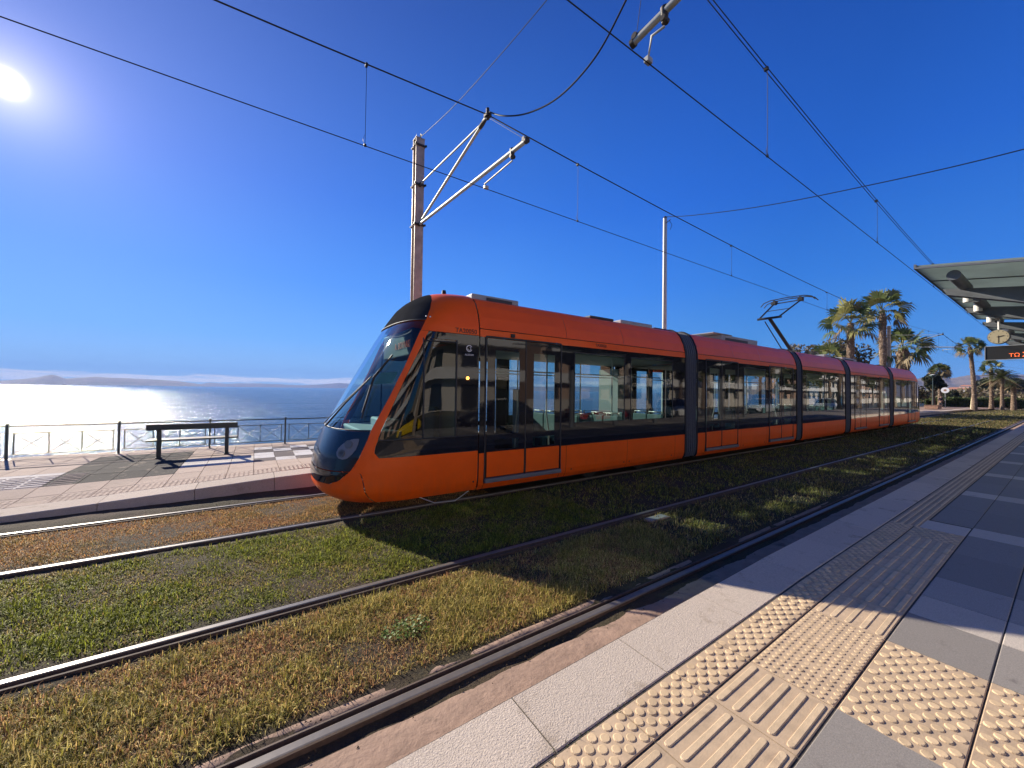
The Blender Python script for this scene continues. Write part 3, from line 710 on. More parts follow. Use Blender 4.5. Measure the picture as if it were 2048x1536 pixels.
# land behind and around --------------------------------------------------------
M['land'] = mat('land', (.16,.13,.075), .95, vary=.4, vscale=.15, bump=.05, bscale=2, dirt=((.09,.10,.04), .08, .5))
b = MB(); b.grid([[(x, y, -.09) for x in (-400,-60,-12,0,40,95,4200)] for y in (-1500,-200,-3.3)], False)
b.grid([[(x, y, -.09) for x in (-12,0,40,95)] for y in (-3.3, 13.75)], False)
b.add([(95,-3.3,-.09),(4200,-3.3,-.09),(4200,1900,-.09),(1500,560,-.09),(300,40,-.09),(95,13.75,-.09)], [(0,1,2,3,4,5)])
tag(b.build('ground', M['land']), kind='structure')
M['asphalt'] = mat('asphalt', (.06,.06,.062), .85, vary=.2, vscale=3)
b = MB(); b.grid([[(x, y, -.06) for x in (-40, 240)] for y in (-15,-5)], False); tag(b.build('road', M['asphalt']), kind='structure')

# sea --------------------------------------------------------------
def sea_mat():
    m = bpy.data.materials.new('sea_water'); m.use_nodes = True; t = NT(m); out = t.new('ShaderNodeOutputMaterial'); b = t.new('ShaderNodeBsdfPrincipled')
    geo = t.new('ShaderNodeNewGeometry'); sep = t.new('ShaderNodeSeparateXYZ'); t.link(geo.outputs['Position'], sep.inputs[0])
    mp = t.new('ShaderNodeMapping'); mp.inputs['Scale'].default_value = (1., 1.6, 1); mp.inputs['Rotation'].default_value = (0,0,.35); t.link(geo.outputs['Position'], mp.inputs['Vector'])
    n1 = t.noise(.42, 3, mp.outputs[0], .55); n2 = t.noise(2.4, 5, mp.outputs[0], .6); n3 = t.noise(.06, 3, mp.outputs[0])
    h = t.math('ADD', t.math('MULTIPLY', n1, .42), t.math('MULTIPLY', n2, .17)); h = t.math('ADD', h, t.math('MULTIPLY', t.noise(7.5, 2, mp.outputs[0], .5), .016)); h = t.math('ADD', h, t.math('MULTIPLY', n3, 1.2))
    n = t.new('ShaderNodeBump'); setv(n, Strength=1., Distance=1.0); t.link(h, n.inputs['Height']); t.link(n.outputs[0], b.inputs['Normal'])
    col = t.ramp(t.math('MULTIPLY', t.math('SUBTRACT', sep.outputs['Y'], 13.), 1/60.), [(0.,(.02,.12,.15)),(.35,(.008,.065,.14)),(1.,(.004,.042,.11))])
    t.link(col, b.inputs['Base Color']); setv(b, Roughness=.10, IOR=1.33); b.inputs['Specular IOR Level'].default_value = .24
    t.link(b.outputs[0], out.inputs['Surface']); return m
b = MB(); b.add([(-9000,13.7,-1.5),(4200,13.7,-1.5),(9500,13.7,-1.5),(9500,12000,-1.5),(-9000,12000,-1.5)], [(0,1,2,3,4)])
tag(b.build('sea', sea_mat()), kind='structure')

# hills --------------------------------------------------------------
def ridge(tabl, dist, depth, name, m, seed, base_z, rough=.12):
    az = [t[0] for t in tabl]; el = [t[1] for t in tabl]; order = np.argsort(az); az = np.array(az)[order]; el = np.array(el)[order]
    A = np.linspace(az[0], az[-1], 420); E = np.interp(A, az, el)
    rs = np.random.default_rng(seed)
    def fb(x, y): return sum(math.sin(x*f*2.1+y*f*1.3+p)*math.sin(y*f*1.7-x*f*.8+q)/f for f, p, q in F)
    F = [(f, rs.uniform(0,6), rs.uniform(0,6)) for f in (1,2.1,4.3,8.7,17)]
    rows = []
    K = 26
    for k in range(K+1):
        u = k/K; d = dist + depth*u; prof_ = math.sin(min(1., u/.72)*PI/2)**1.3 if u < .72 else math.cos((u-.72)/.28*PI/2)
        row = []
        for a, e in zip(A, E):
            top = math.tan(R(max(e, .02)))*(dist+depth*.72)
            z = prof_*top*(1 + rough*fb(a*.5, u*6)*(1-abs(u-.72))) if u < .99 else -30
            if abs(u-.72) < .03: z = top*(1+.02*fb(a*3, 0))
            row.append((d*math.cos(R(a)), d*math.sin(R(a)), base_z + z))
        rows.append(row)
    b = MB(); b.grid(rows); return tag(b.build(name, m), kind='structure')
M['hill'] = mat('hill_scrub', (.17,.135,.115), .95, vary=.35, vscale=.012, bump=3, bscale=.02, dirt=((.07,.075,.055), .006, .5))
ridge([(112,.35),(109.4,.33),(108.3,.48),(107.3,.71),(106.43,1.0),(105.6,.64),(104.5,.78),(103.7,.89),(101.9,.8),(99.6,.76),(97.6,.62),(95.8,.4),(94.5,.05)], 6800, 1200, 'island_hills', M['hill'], 3, -8, .05)
ridge([(96,.15),(94.5,.5),(93,.38),(91.6,.46),(89.5,.5),(87.4,.42),(85,.38),(82.8,.5),(80.4,.77),(79.1,.65),(77,.5),(74,.4),(60,.5),(45,.8),(38,.4)], 9200, 1500, 'far_hills', M['hill'], 5, -8, .05)
ridge([(-12,2.0),(-5,2.2),(0,1.7),(2.5,1.87),(3.6,1.98),(4.5,1.96),(5.4,2.14),(6.2,1.95),(7,1.81),(8,1.70),(9,1.79),(12,1.7),(16,1.5),(20,1.3),(25,.9),(30,.4),(34,.05)], 2300, 1500, 'hills', M['hill'], 8, -2, .16)

# ================================================================== OVERHEAD LINE
def zmes(x, s0, x0, x1, sag): c = (x0+x1)/2; h = (x1-x0)/2; return s0 - sag*(1-((x-c)/h)**2)
SPANS = [(-45,3.85),(3.85,52.),(52.,100.)]
def yw(x, y): return y + yo(x)
def overhead(y, zc, zs, sag, drops, double, label):
    r = empty('overhead_line', (0, y, zc), label, 'overhead line')
    loc = Matrix.Translation((0,-y,-zc))
    def bl(b, nm, m, par=r): o = b.build(nm, M[m]); o.data.transform(loc); o.parent = par; return o
    b = MB(); b.tube([(x, yw(x,y), zc) for x in [-45,-20,0,20,40,52,60,68,76,84,92,100]], .0075, 6); bl(b, 'contact_wire', 'wire')
    for dz in (0,double):
        P = []
        for a, c in SPANS:
            for i in range(17): x = a+(c-a)*i/16; P.append((x, yw(x,y) + dz*.9, zmes(x, zs, a, c, sag) + dz*.5))
        b = MB(); b.tube(P, .0075, 6); bl(b, 'messenger_wire', 'wire')
    for x in drops:
        a, c = next(s for s in SPANS if s[0] <= x < s[1]); zt = zmes(x, zs, a, c, sag); yy_ = yw(x,y)
        b = MB(); b.tube([(x,yy_,zt),(x,yy_,zc)], .0042, 5)
        b.tube([(x,yy_,zc+.01),(x-.04,yy_,zc+.10),(x,yy_,zc+.2)], .004, 5); b.box(x-.02,x+.02,yy_-.014,yy_+.014,zc-.01,zc+.03); b.box(x-.02,x+.02,yy_-.014,yy_+.05,zt-.03,zt+.02)
        bl(b, 'dropper', 'wire')
    return r
overhead(2.85, 5.83, 7.58, 1.02, [-2.2,.4,7.0,13.3,20.3,28,36,44,49], .07, 'contact and messenger wires above the near track, with droppers')
overhead(6.74, 6.0, 7.55, .72, [-2.6,1.46,6.4,13.8,23.,31,39,46,50,54,57,62], .05, 'contact and messenger wires above the tram, with droppers')
def wire(P, r, label, m='wire'):
    b = MB(); pts = []
    for i in range(len(P)-1):
        p0, p1, p2, p3 = P[max(0,i-1)], P[i], P[i+1], P[min(len(P)-1,i+2)]
        for k in range(6):
            t = k/6
            pts.append(tuple(.5*((2*p1[j]) + (-p0[j]+p2[j])*t + (2*p0[j]-5*p1[j]+4*p2[j]-p3[j])*t*t + (-p0[j]+3*p1[j]-3*p2[j]+p3[j])*t**3) for j in range(3)))
    pts.append(P[-1]); b.tube(pts, r, 7); return tag(b.build('cable', M[m]), label, 'cable')
wire([(3.85,6.74,7.62),(3.9,6.2,7.22),(4.1,5.65,7.03),(4.2,4.9,6.90),(4.2,4.1,6.97),(4.2,3.58,7.30),(4.1,3.1,7.58),(3.9,2.85,7.62)], .014, 'thick sagging jumper cable looping between the two messenger wires at the top')
wire([(3.85,10.7,9.25),(3.85,8.2,8.72),(3.85,5.,8.33),(3.85,1.5,8.15),(3.85,-1.6,8.25)], .007, 'thin straight stay wire rising from the top of the near mast')
wire([(15.3,10.35,9.85),(15.25,9.,9.4),(15.2,6.5,8.75),(15.2,3.9,8.27),(15.3,.7,7.88),(15.4,-3.,7.8),(15.4,-8,8.1)], .014, 'twisted supply cable crossing the sky to the thin pole')
def hbeam(x, y, z0, z1, w=.26, t=.018):
    b = MB(); b.box(x-w/2, x+w/2, y-w/2, y-w/2+t, z0, z1); b.box(x-w/2, x+w/2, y+w/2-t, y+w/2, z0, z1); b.box(x-t/2, x+t/2, y-w/2+t, y+w/2-t, z0, z1); return b
def mast(x, y, s, zt, label, zb=.1, reach=None):
    """H-beam mast with a cantilever; s = -1 arms point to -Y"""
    r = empty('catenary_mast', (x, y, zb), label, 'mast', 'masts carrying the overhead line')
    loc = Matrix.Translation((-x,-y,-zb))
    def bl(b, nm, m, par=r, bev=0): o = b.build(nm, M[m], None, bev); o.data.transform(loc); o.parent = par; return o
    bl(hbeam(x, y, zb, zt), 'mast_beam', 'galv')
    for z in (6.66, 7.84, zt-.22):
        b = MB(); w = .155
        b.box(x-w, x+w, y-w-.012, y-w, z-.03, z+.03); b.box(x-w, x+w, y+w, y+w+.012, z-.03, z+.03)
        for q in (-1,1): b.tube([(x+q*w*1.0, y-w-.05, z), (x+q*w, y+w+.05, z)], .012, 6); b.box(x+q*w-.02, x+q*w+.02, y-w-.05, y-w-.01, z-.025, z+.025)
        bl(b, 'clamp_band', 'clamp')
    b = MB(); b.box(x-.14,x+.14,y-.14,y+.14, zt, zt+.01); b.tube([(x,y+s*.1,zt),(x,y+s*.16,zt+.1),(x,y+s*.24,zt+.02)], .02, 8); b.tube([(x-.05,y,zt),(x-.08,y,zt+.16)], .006, 5); b.tube([(x-.05,y,zt+.01),(x-.02,y,zt+.14)], .006, 5); bl(b, 'mast_cap', 'galvgrey')
    ys = y + s*.15; tip = reach[0]; ym = reach[1]; zc = reach[2]
    b = MB(); b.tube([(x, ys, 6.66), (x, tip, 6.26)], .042, 12); reg = bl(b, 'registration_tube', 'galvgrey')
    b = MB(); b.tube([(x, tip+s*.0, 6.26),(x, tip+s*.05, 6.256)], .055, 12); b.tube([(x-.05,tip-s*.02,6.30),(x+.05,tip-s*.02,6.30)],.04,10); b.tube([(x,tip-s*.42,6.34),(x,tip-s*.42,6.16)],[.05,.035],10); b.tube([(x-.05,tip-s*.42,6.2),(x+.05,tip-s*.42,6.2)],.035,10); b.tube([(x,tip,6.3),(x,tip-s*.42,6.29)],.03,8); bl(b, 'end_clamp', 'clamp', reg)
    b = MB(); b.tube([(x, ys, 6.68), (x, ym-s*.02, 7.52)], .034, 10); bl(b, 'diagonal_strut', 'galvgrey')
    b = MB(); b.tube([(x, ys, 7.84), (x, ym-s*.25, 7.5)], .022, 10); b.tube([(x, ym-s*.25, 7.5),(x, ym, 7.56)], .03, 8); bl(b, 'top_tie', 'galvgrey')
    b = MB(); b.tube([(x, ym, 7.45),(x,ym,7.68)], .035, 8); b.box(x-.06,x+.06,ym-.06,ym+.06,7.5,7.56); b.tube([(x,ym,7.5),(x,ym-s*.2,7.48),(x,ym-s*.32,7.46)], [.02,.045,.045], 10); bl(b, 'messenger_clamp', 'clamp')
    b = MB(); b.tube([(x, tip-s*.42, 6.12), (x-.02, ym-s*.05, 6.12), (x-.02, ym, zc+.03)], .015, 8); b.box(x-.06,x+.03,ym-.03,ym+.03,zc-.0,zc+.06); bl(b, 'steady_arm', 'galvgrey')
    b = MB(); b.tube([(x, ym, 7.5), (x, tip+s*-.02, 6.3)], .004, 5); bl(b, 'hanger_wire', 'wire')
    b = MB()
    for z in (6.66, 7.82): b.tube([(x,ys-s*.06,z),(x,ys+s*.1,z)], .05, 10)
    bl(b, 'bracket', 'clamp')
    return r
mast(3.85, 10.8, -1, 9.22, 'tall brown H-beam mast with cantilever arms rising behind the front of the tram', reach=(5.38, 6.74, 6.0))
mast(52., 10.3, -1, 8.75, 'far H-beam mast with cantilever arms between the palms behind the tram', reach=(5.6, 6.74, 6.0))
mast(3.85, -1.9, 1, 8.2, 'mast behind the near platform whose pale arm tube hangs over the near track', zb=.2, reach=(3.06, 2.85, 5.83))
r = empty('cable_pole', (15.3, 10.4, .2), 'thin round grey pole behind the tram, between the near mast and the palms', 'pole')
b = MB(); b.tube([(0,0,0),(0,0,9.6)], [.11,.085], 16); b.build('pole_shaft', M['galvgrey'], r)
b = MB(); b.tube([(0,0,9.6),(0,0,9.68)], [.09,.05], 16); b.tube([(-.02,-.06,9.35),(0,-.28,9.45)], .02, 8); b.tube([(0,-.2,9.45),(.05,-.32,9.2),(.02,-.25,9.0)], .012, 6); b.build('pole_bracket', M['clamp'], r)

# ================================================================== SEA RAILING, BENCH
ry = 13.4; r = empty('sea_railing', (0, ry, .15), 'dark green metal railing with crossed bracing along the sea edge', 'railing')
PX = [-4.6 + 1.79*i for i in range(-3, 34)]
for x in PX:
    b = MB(); b.box(x-.021,x+.021,-.021,.021,0,.79); b.box(x-.06,x+.06,-.06,.06,0,.015); b.tube([(x,0,.79),(x,0,.82)],[.035,.02],8); b.build('post', M['fence'], r)
    if x < PX[-1] - 1:
        b = MB(); a, c = x+.10, x+1.69
        for z in (.12,.60): b.bar((a,0,z),(c,0,z),.022,.018)
        b.bar((x+.02,0,.12),(a,0,.12),.014); b.bar((c,0,.12),(x+1.77,0,.12),.014); b.bar((x+.02,0,.60),(a,0,.60),.014); b.bar((c,0,.60),(x+1.77,0,.60),.014)
        n = 3
        for i in range(n+1): xx = a+(c-a)*i/n; b.bar((xx,0,.12),(xx,0,.60),.018)
        for i in range(n):
            p, q = a+(c-a)*i/n, a+(c-a)*(i+1)/n; b.bar((p,.004,.12),(q,.004,.60),.009); b.bar((p,-.004,.60),(q,-.004,.12),.009)
        b.build('brace_panel', M['fence'], r)
b = MB(); b.tube([(PX[0],0,.765),(PX[-1],0,.765)], .016, 8); b.build('top_rail', M['fence'], r)
r = empty('bench', (-1.22, 12.2, .16), 'dark green bench with a single back board facing the sea', 'bench')
b = MB(); b.box(-.86,.86,-.20,-.155,.665,.80); b.build('backrest', M['bench'], r, .008)
b = MB()
for y in (-.14,.0,.14): b.box(-.86,.86,y-.06,y+.06,.40,.435)
b.build('seat', M['bench'], r, .006)
for x in (-.64,.64):
    b = MB(); b.box(x-.04,x+.04,-.155,-.085,0,.76); b.box(x-.03,x+.03,-.085,.18,.345,.40); b.box(x-.05,x+.05,-.19,-.05,0,.03); b.build('leg', M['bench'], r, .004)

# ================================================================== SHELTER, CLOCK, SIGN
M['sheet'] = mat('roof_sheet', (.50,.56,.50), .6, 0, vary=.10, vscale=2, transl=.75)  # translucency raised so sunlight brightens the underside of the roof
M['beam'] = mat('shelter_beam', (.13,.14,.15), .55, vary=.15)
M['downlight'] = mat('downlight', (.72,.70,.64), .5)
def zr(y): return 4.16 - (1.6-y)*.15 if y > -1 else 4.16 - 2.6*.15 + (-1-y)*.15
r = empty('platform_shelter', (14,-1,.3), 'flat grey translucent shelter roof on tapered dark beams over the near platform', 'shelter')
loc = Matrix.Translation((-14,1,-.3))
def bl(b, nm, m, par=r, bev=0): o = b.build(nm, M[m], None, bev); o.data.transform(loc); o.parent = par; return o
def roof_module(x0, x1, beams):
    b = MB(); n = max(1, round((x1-x0)/1.3))
    for i in range(n):
        a, c = x0+(x1-x0)*i/n+.012, x0+(x1-x0)*(i+1)/n-.012
        for ya, yb in ((1.6,-1.),(-1.,-3.4)):
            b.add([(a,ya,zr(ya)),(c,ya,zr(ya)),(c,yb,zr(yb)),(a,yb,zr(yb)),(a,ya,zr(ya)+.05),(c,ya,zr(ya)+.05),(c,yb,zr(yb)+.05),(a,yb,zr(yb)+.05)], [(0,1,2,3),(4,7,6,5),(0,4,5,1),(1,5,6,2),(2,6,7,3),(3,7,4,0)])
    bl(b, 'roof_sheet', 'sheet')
    b = MB()
    for i in range(n+1):
        x = x0+(x1-x0)*i/n
        for ya, yb in ((1.59,-.98),(-1.02,-3.38)): b.bar((x,ya,zr(ya)-.0),(x,yb,zr(yb)-.0),.035,.03)
    b.bar((x0,1.6,zr(1.6)+.03),(x1,1.6,zr(1.6)+.03),.03,.08); bl(b, 'roof_trim', 'beam')
    for x in beams:
        b = MB(); w = .16
        P = []
        for y, d, ww in ((1.45,.07,.12),(1.40,.12,.12),(.6,.27,.10),(-.9,.62,.10),(-2.2,.40,.10),(-3.0,.10,.10)):
            z = zr(y)-.16; P.append([(x-ww*.5,y,z),(x-ww,y,z-d),(x+ww,y,z-d),(x+ww*.5,y,z),(x-ww*.5,y,z)])
        b.grid(P, False); b.add(P[0][:4], [(0,1,2,3)]); bl(b, 'beam', 'beam')
        b = MB(); b.tube([(x-1.15,1.18,zr(1.18)-.10),(x+.25,1.18,zr(1.18)-.10)], .088, 16); bl(b, 'purlin_stub', 'beam')
        b = MB(); b.tube([(x-1.15,-.2,zr(-.2)-.10),(x+1.9,-.2,zr(-.2)-.10)], .088, 16); bl(b, 'purlin_stub', 'beam')
        b = MB(); b.tube([(x,-1,.0+.3),(x,-1,3.2)], .12, 18); bl(b, 'column', 'beam')
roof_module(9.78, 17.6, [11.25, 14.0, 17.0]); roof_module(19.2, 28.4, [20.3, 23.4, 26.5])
for x in (12.35, 13.85, 16.15, 17.3, 21.6, 26.0):
    b = MB(); z = 3.85; b.tube([(x,1.25,z+.22),(x,1.25,z)], .068, 16); b.tube([(x,1.25,z+.19),(x,1.25,z+.27)], .018, 8); bl(b, 'downlight', 'downlight')
# clock
r = empty('station_clock', (16.4, 1.13, 3.47), 'round cream clock hanging under the shelter roof above the display', 'clock', rz=0)
face = Matrix.Rotation(R(-90-3), 4, 'Z') @ Matrix.Rotation(R(90), 4, 'X')
def disc(r0, d0, d1, nm, m, n=40, par=r):
    b = MB(); b.tube([(0,0,d0),(0,0,d1)], r0, n, smooth=False); o = b.build(nm, M[m]); o.data.transform(face); o.parent = par; return o
M['cream'] = mat('clock_face', (.62,.54,.36), .5, vary=.08, vscale=8, transl=.35)
disc(.19, -.075, .072, 'clock_case', 'beam'); fc = disc(.178, .0725, .077, 'clock_face', 'cream'); disc(.178, -.08, -.0755, 'clock_face', 'cream')
b = MB()
for k in range(12):
    a = k*PI/6; b.bar((.145*math.sin(a),.145*math.cos(a),.079),(.162*math.sin(a),.162*math.cos(a),.079),.010 if k%3 else .016,.002)
o = b.build('hour_marks', M['printblack']); o.data.transform(face); o.parent = r
b = MB(); a = R(180); b.bar((-.03*math.sin(a),-.03*math.cos(a),.082),(.15*math.sin(a),.15*math.cos(a),.082),.009,.002); o = b.build('minute_hand', M['printblack']); o.data.transform(face); o.parent = r
b = MB(); a = R(75); b.bar((-.03*math.sin(a),-.03*math.cos(a),.085),(.10*math.sin(a),.10*math.cos(a),.085),.014,.002); o = b.build('hour_hand', M['printblack']); o.data.transform(face); o.parent = r
b = MB(); b.tube([(0,0,.18),(0,0,.52)], .022, 10); b.build('stem', M['downlight'], r)
# departure display
r = empty('departure_display', (15.0, .2, 2.94), 'black departure display with orange figures hanging under the clock', 'display')
b = MB(); b.box(-.07,.07,-1.15,1.04,-.165,.165); b.build('display_case', M['matblack'], r, .01)
b = MB()
for q in ((-.08,-.06,-1.16,1.05,.16,.172),(-.08,-.06,-1.16,1.05,-.172,-.16),(-.08,-.06,1.038,1.05,-.16,.16),(-.08,-.06,-1.16,-1.145,-.165,.165)): b.box(*q)
b.build('frame', M['roofgrey'], r)
for y in (-.8,.42): b = MB(); b.tube([(0,y,.17),(0,y,1.1)], .02, 8); b.build('hanger', M['beam'], r)
fx_ = lambda y, z: Matrix.Translation((-.075, y, z)) @ Matrix.Rotation(-PI/2, 4, 'Z') @ Matrix.Rotation(PI/2, 4, 'X')
text('TΩ', .12, M['ledsign'], 'display_text', r, fx_(.685, -.072), align='LEFT')
text('ΣΕΦ   2\'', .15, M['ledsign'], 'display_text', r, fx_(.50, -.070), align='LEFT')

# ================================================================== PLANTS
def leafmesh(name, m, V, F, C, parent=None):
    me = bpy.data.meshes.new(name); V = np.asarray(V, np.float32).reshape(-1,3); k = F
    nf = len(V)//k; me.vertices.add(len(V)); me.vertices.foreach_set('co', V.ravel())
    me.loops.add(len(V)); me.loops.foreach_set('vertex_index', np.arange(len(V), dtype=np.int32))
    me.polygons.add(nf); me.polygons.foreach_set('loop_start', np.arange(0, len(V), k, dtype=np.int32)); me.polygons.foreach_set('loop_total', np.full(nf, k, np.int32))
    a = me.color_attributes.new('Col', 'FLOAT_COLOR', 'POINT'); c = np.ones((len(V),4), np.float32); c[:,:3] = np.repeat(np.asarray(C, np.float32), k, axis=0); a.data.foreach_set('color', c.ravel())
    me.materials.append(m); me.update(calc_edges=True); o = bpy.data.objects.new(name, me); COL.objects.link(o)
    if parent: o.parent = parent
    return o
def fan_palm(x, y, h, tr, cr, label, seed, z0=0., group='palms behind the tram', nleaf=24, lean=(0,0), skirt=.12, dead=10):
    rs = random.Random(seed); r = empty('palm_tree', (x, y, z0), label, 'palm tree', group)
    b = MB(); pts = []; rad = []; n = 26
    for i in range(n+1):
        t = i/n; pts.append((lean[0]*t*t, lean[1]*t*t, h*t)); rad.append(tr*(1.25-.35*min(1,t*3)-.10*t + .10*rs.uniform(-1,1)*.6) * (1 if t < .93 else .8))
    b.tube(pts, rad, 14)
    for i in range(int(h*16)):   # old leaf bases
        t = rs.uniform(.25,.98); a = rs.uniform(0,2*PI); c = Vector((lean[0]*t*t, lean[1]*t*t, h*t)); d = Vector((math.cos(a),math.sin(a),0)); rr = tr*.9
        p = c + d*rr*.9; q = p + d*tr*.30 + Vector((0,0,tr*.55)); w = d.cross(Vector((0,0,1)))*tr*.22
        b.add([p-w, p+w, p+w*.4+Vector((0,0,-.1)), q], [(0,1,3),(1,2,3),(2,0,3)])
    b.build('trunk', M['trunk'], r)
    V = []; C = []; top = Vector((lean[0], lean[1], h))
    for i in range(nleaf):
        a = i*2.399 + rs.uniform(-.3,.3); u = (i+.5)/nleaf; el = R(80) - u*R(118) + rs.uniform(-.15,.15)
        d = Vector((math.cos(a)*math.cos(el), math.sin(a)*math.cos(el), math.sin(el))); L = cr*rs.uniform(.42,.58)
        g = rs.uniform(.8,1.25); isdead = u > 1-skirt
        col = (.20*g,.15*g,.075*g) if isdead else ((.095*g,.125*g,.035*g) if rs.random() < .62 else (.22*g,.21*g,.07*g))
        hub = top + d*L + Vector((0,0,-.10*cr*u)); side = d.cross(Vector((0,0,1)));
        side = side.normalized() if side.length > .05 else Vector((1,0,0))
        # petiole
        w = side*.018*cr/1.5; V += [top-w, top+w, hub+w, hub-w]; C.append((.14*g,.15*g,.06*g))
        nb = 17; fl = cr*rs.uniform(.46,.58); roll = rs.uniform(-1.1,1.1); up0 = side.cross(d).normalized(); side = (side*math.cos(roll)+up0*math.sin(roll)).normalized(); upv = side.cross(d).normalized()
        for k in range(nb):
            t = (k/(nb-1)-.5)*2; ang = t*R(98); dd = (d*math.cos(ang) + side*math.sin(ang)).normalized(); dd = (dd + upv*rs.uniform(-.08,.12)).normalized()
            l = fl*(1-.28*abs(t))*rs.uniform(.85,1.05); wv = dd.cross(upv).normalized()*.030*cr
            m1 = hub + dd*l*.60; droop = Vector((0,0,-1))*l*(.10+.30*u + rs.uniform(0,.12)); tip = m1 + dd*l*.34 + droop
            V += [hub, m1-wv, tip, m1+wv]; gg = rs.uniform(.8,1.2); C.append(tuple(c*gg for c in col))
    leafmesh('crown', M['leaf'], [tuple(v) for v in V], 4, C, r); return r
def date_palm(x, y, h, tr, cr, label, seed, nl=44):
    rs = random.Random(seed); r = empty('palm_tree', (x, y, 0), label, 'palm tree', 'palms beyond the hedge')
    b = MB(); b.tube([(0,0,0),(0,0,h*.5),(0,0,h*.94),(0,0,h)], [tr*1.1,tr*.85,tr,tr*1.3], 14); b.build('trunk', M['trunk'], r)
    V = []; C = []
    for i in range(nl):
        a = i*2.399; u = (i+.5)/nl; el = R(78)-u*R(95); d = Vector((math.cos(a)*math.cos(el), math.sin(a)*math.cos(el), math.sin(el))); side = Vector((-math.sin(a), math.cos(a), 0))
        g = rs.uniform(.8,1.2); col = (.09*g,.10*g,.04*g) if u < .85 else (.2*g,.15*g,.08*g); P = []
        for k in range(13): t = k/12; P.append(Vector((0,0,h)) + d*cr*t + Vector((0,0,-cr*.42*t*t)))
        for k in range(12):
            for s in (-1,1):
                l = cr*.22*math.sin(PI*min(1,.15+.85*k/12))+.05; ax = (P[k+1]-P[k]).normalized(); e = P[k] + (side*s*.75 + ax*.8).normalized()*l + Vector((0,0,-l*.25)); V += [P[k], P[k+1], e]; C.append(col)
    leafmesh('crown', M['leaf'], [tuple(v) for v in V], 3, C, r); return r
fan_palm(48., 9.9, 9.8, .31, 2.3, 'tallest fan palm behind the tram, next to the far mast', 4, lean=(.2,.1))
fan_palm(41.2, 10.5, 7.9, .31, 2.4, 'fan palm with long drooping lower leaves beside the pantograph', 9, nleaf=24)
fan_palm(53.5, 9.6, 6.6, .60, 2.6, 'fan palm with the thickest trunk, touching the far mast', 13, nleaf=26)
fan_palm(50., 14.5, 5.6, .45, 2.2, 'low yellowish fan palm half hidden behind the tallest palm', 15, nleaf=24)
fan_palm(92, 12.3, 5.9, .26, 1.6, 'round-headed fan palm rising behind the dark tree and the street lamp', 21, group='palms beyond the hedge', nleaf=60, skirt=.45)
fan_palm(77., 7.3, 8.3, .24, 1.7, 'tall slim fan palm just outside the edge of the departure display', 22, group='palms beyond the hedge', nleaf=30, skirt=.1, lean=(-.6,.3))
fan_palm(87, 6.7, 6.0, .22, 1.5, 'fan palm whose crown is cut off by the departure display', 23, group='palms beyond the hedge', nleaf=26, skirt=.1)
date_palm(86, 5.7, 4.5, .20, 2.3, 'feathery date palm with a thin trunk beside the palm under the display', 31)
date_palm(89, 4.9, 3.5, .28, 1.7, 'low thick date palm under the departure display', 32, 36)
def tree(name, x, y, h, cr, cols, label, cat, seed, n=5000, leaf=.16, z0=0, trunk=.18, group=None, flat=1., gap=.25):
    rs = np.random.default_rng(seed); r = empty(name, (x, y, z0), label, cat, group); rr = random.Random(seed)
    b = MB(); hub = h - cr*.9; b.tube([(0,0,0),(rr.uniform(-.1,.1),0,hub*.6),(0,0,hub)], [trunk*1.3,trunk,trunk*.8], 10)
    cl = []
    for i in range(26):
        a = rr.uniform(0,2*PI); e = rr.uniform(-.5,1.4); rad = cr*rr.uniform(.45,.98); p = Vector((math.cos(a)*math.cos(e)*rad, math.sin(a)*math.cos(e)*rad, max(-.6*cr, math.sin(e)*rad*flat))) + Vector((0,0,hub+cr*.25))
        cl.append((p, cr*rr.uniform(.22,.42)))
        if i % 2 == 0: b.tube([(0,0,hub*.75),tuple(p*.5+Vector((0,0,hub*.35))),tuple(p)], [trunk*.5,trunk*.3,trunk*.1], 6)
    b.build('trunk', M['bark'], r)
    k = rs.integers(0, len(cl), n); P = np.array([c[0] for c in cl])[k]; S = np.array([c[1] for c in cl])[k]
    d = rs.normal(size=(n,3)); d /= np.linalg.norm(d,axis=1,keepdims=True); P = P + d*(S*rs.uniform(.55,1.05,n)**.6)[:,None]
    a = rs.normal(size=(n,3)); a /= np.linalg.norm(a,axis=1,keepdims=True); c = np.cross(a, rs.normal(size=(n,3))); c /= np.linalg.norm(c,axis=1,keepdims=True); L = leaf*rs.uniform(.6,1.3,n)[:,None]
    V = np.stack([P-a*L, P+c*L*.45, P+a*L, P-c*L*.45], 1).reshape(-1,3)
    cc = np.array(cols)[rs.integers(0,len(cols),n)]*rs.uniform(.7,1.3,n)[:,None]
    leafmesh('crown', M['leaf'], V, 4, cc, r); return r
br = [(.15,.11,.06),(.18,.14,.08),(.10,.09,.045),(.12,.12,.05)]
tree('bare_tree', 55, 15.8, 7.0, 3.3, br, 'brown thinly leaved tree between the two tallest palms', 'tree', 41, 5200, .20)
tree('bare_tree', 47, 16.5, 5.9, 2.8, [(.20,.17,.12),(.24,.21,.15),(.15,.13,.08)], 'pale twiggy tree between the pantograph and the drooping palm', 'tree', 42, 2200, .18)
dg = [(.03,.04,.02),(.045,.055,.025),(.07,.06,.03)]
tree('dark_tree', 88, 12.4, 4.5, 1.15, dg, 'dark evergreen tree behind the street lamp', 'tree', 43, 6000, .22, flat=1.3)
tree('dark_shrub', 84, 14.2, 3.0, 1.7, dg+br, 'dark shrub right behind the tail of the tram', 'shrub', 44, 3000, .2)
tree('dark_shrub', 101, 12.0, 2.5, .95, dg, 'round dark shrub at the seaward end of the hedge', 'shrub', 45, 3000, .2)
tree('dark_tree', 170, 13.5, 6.0, 2.6, dg, 'small dark tree in the distance behind the slim fan palm', 'tree', 46, 3000, .4)
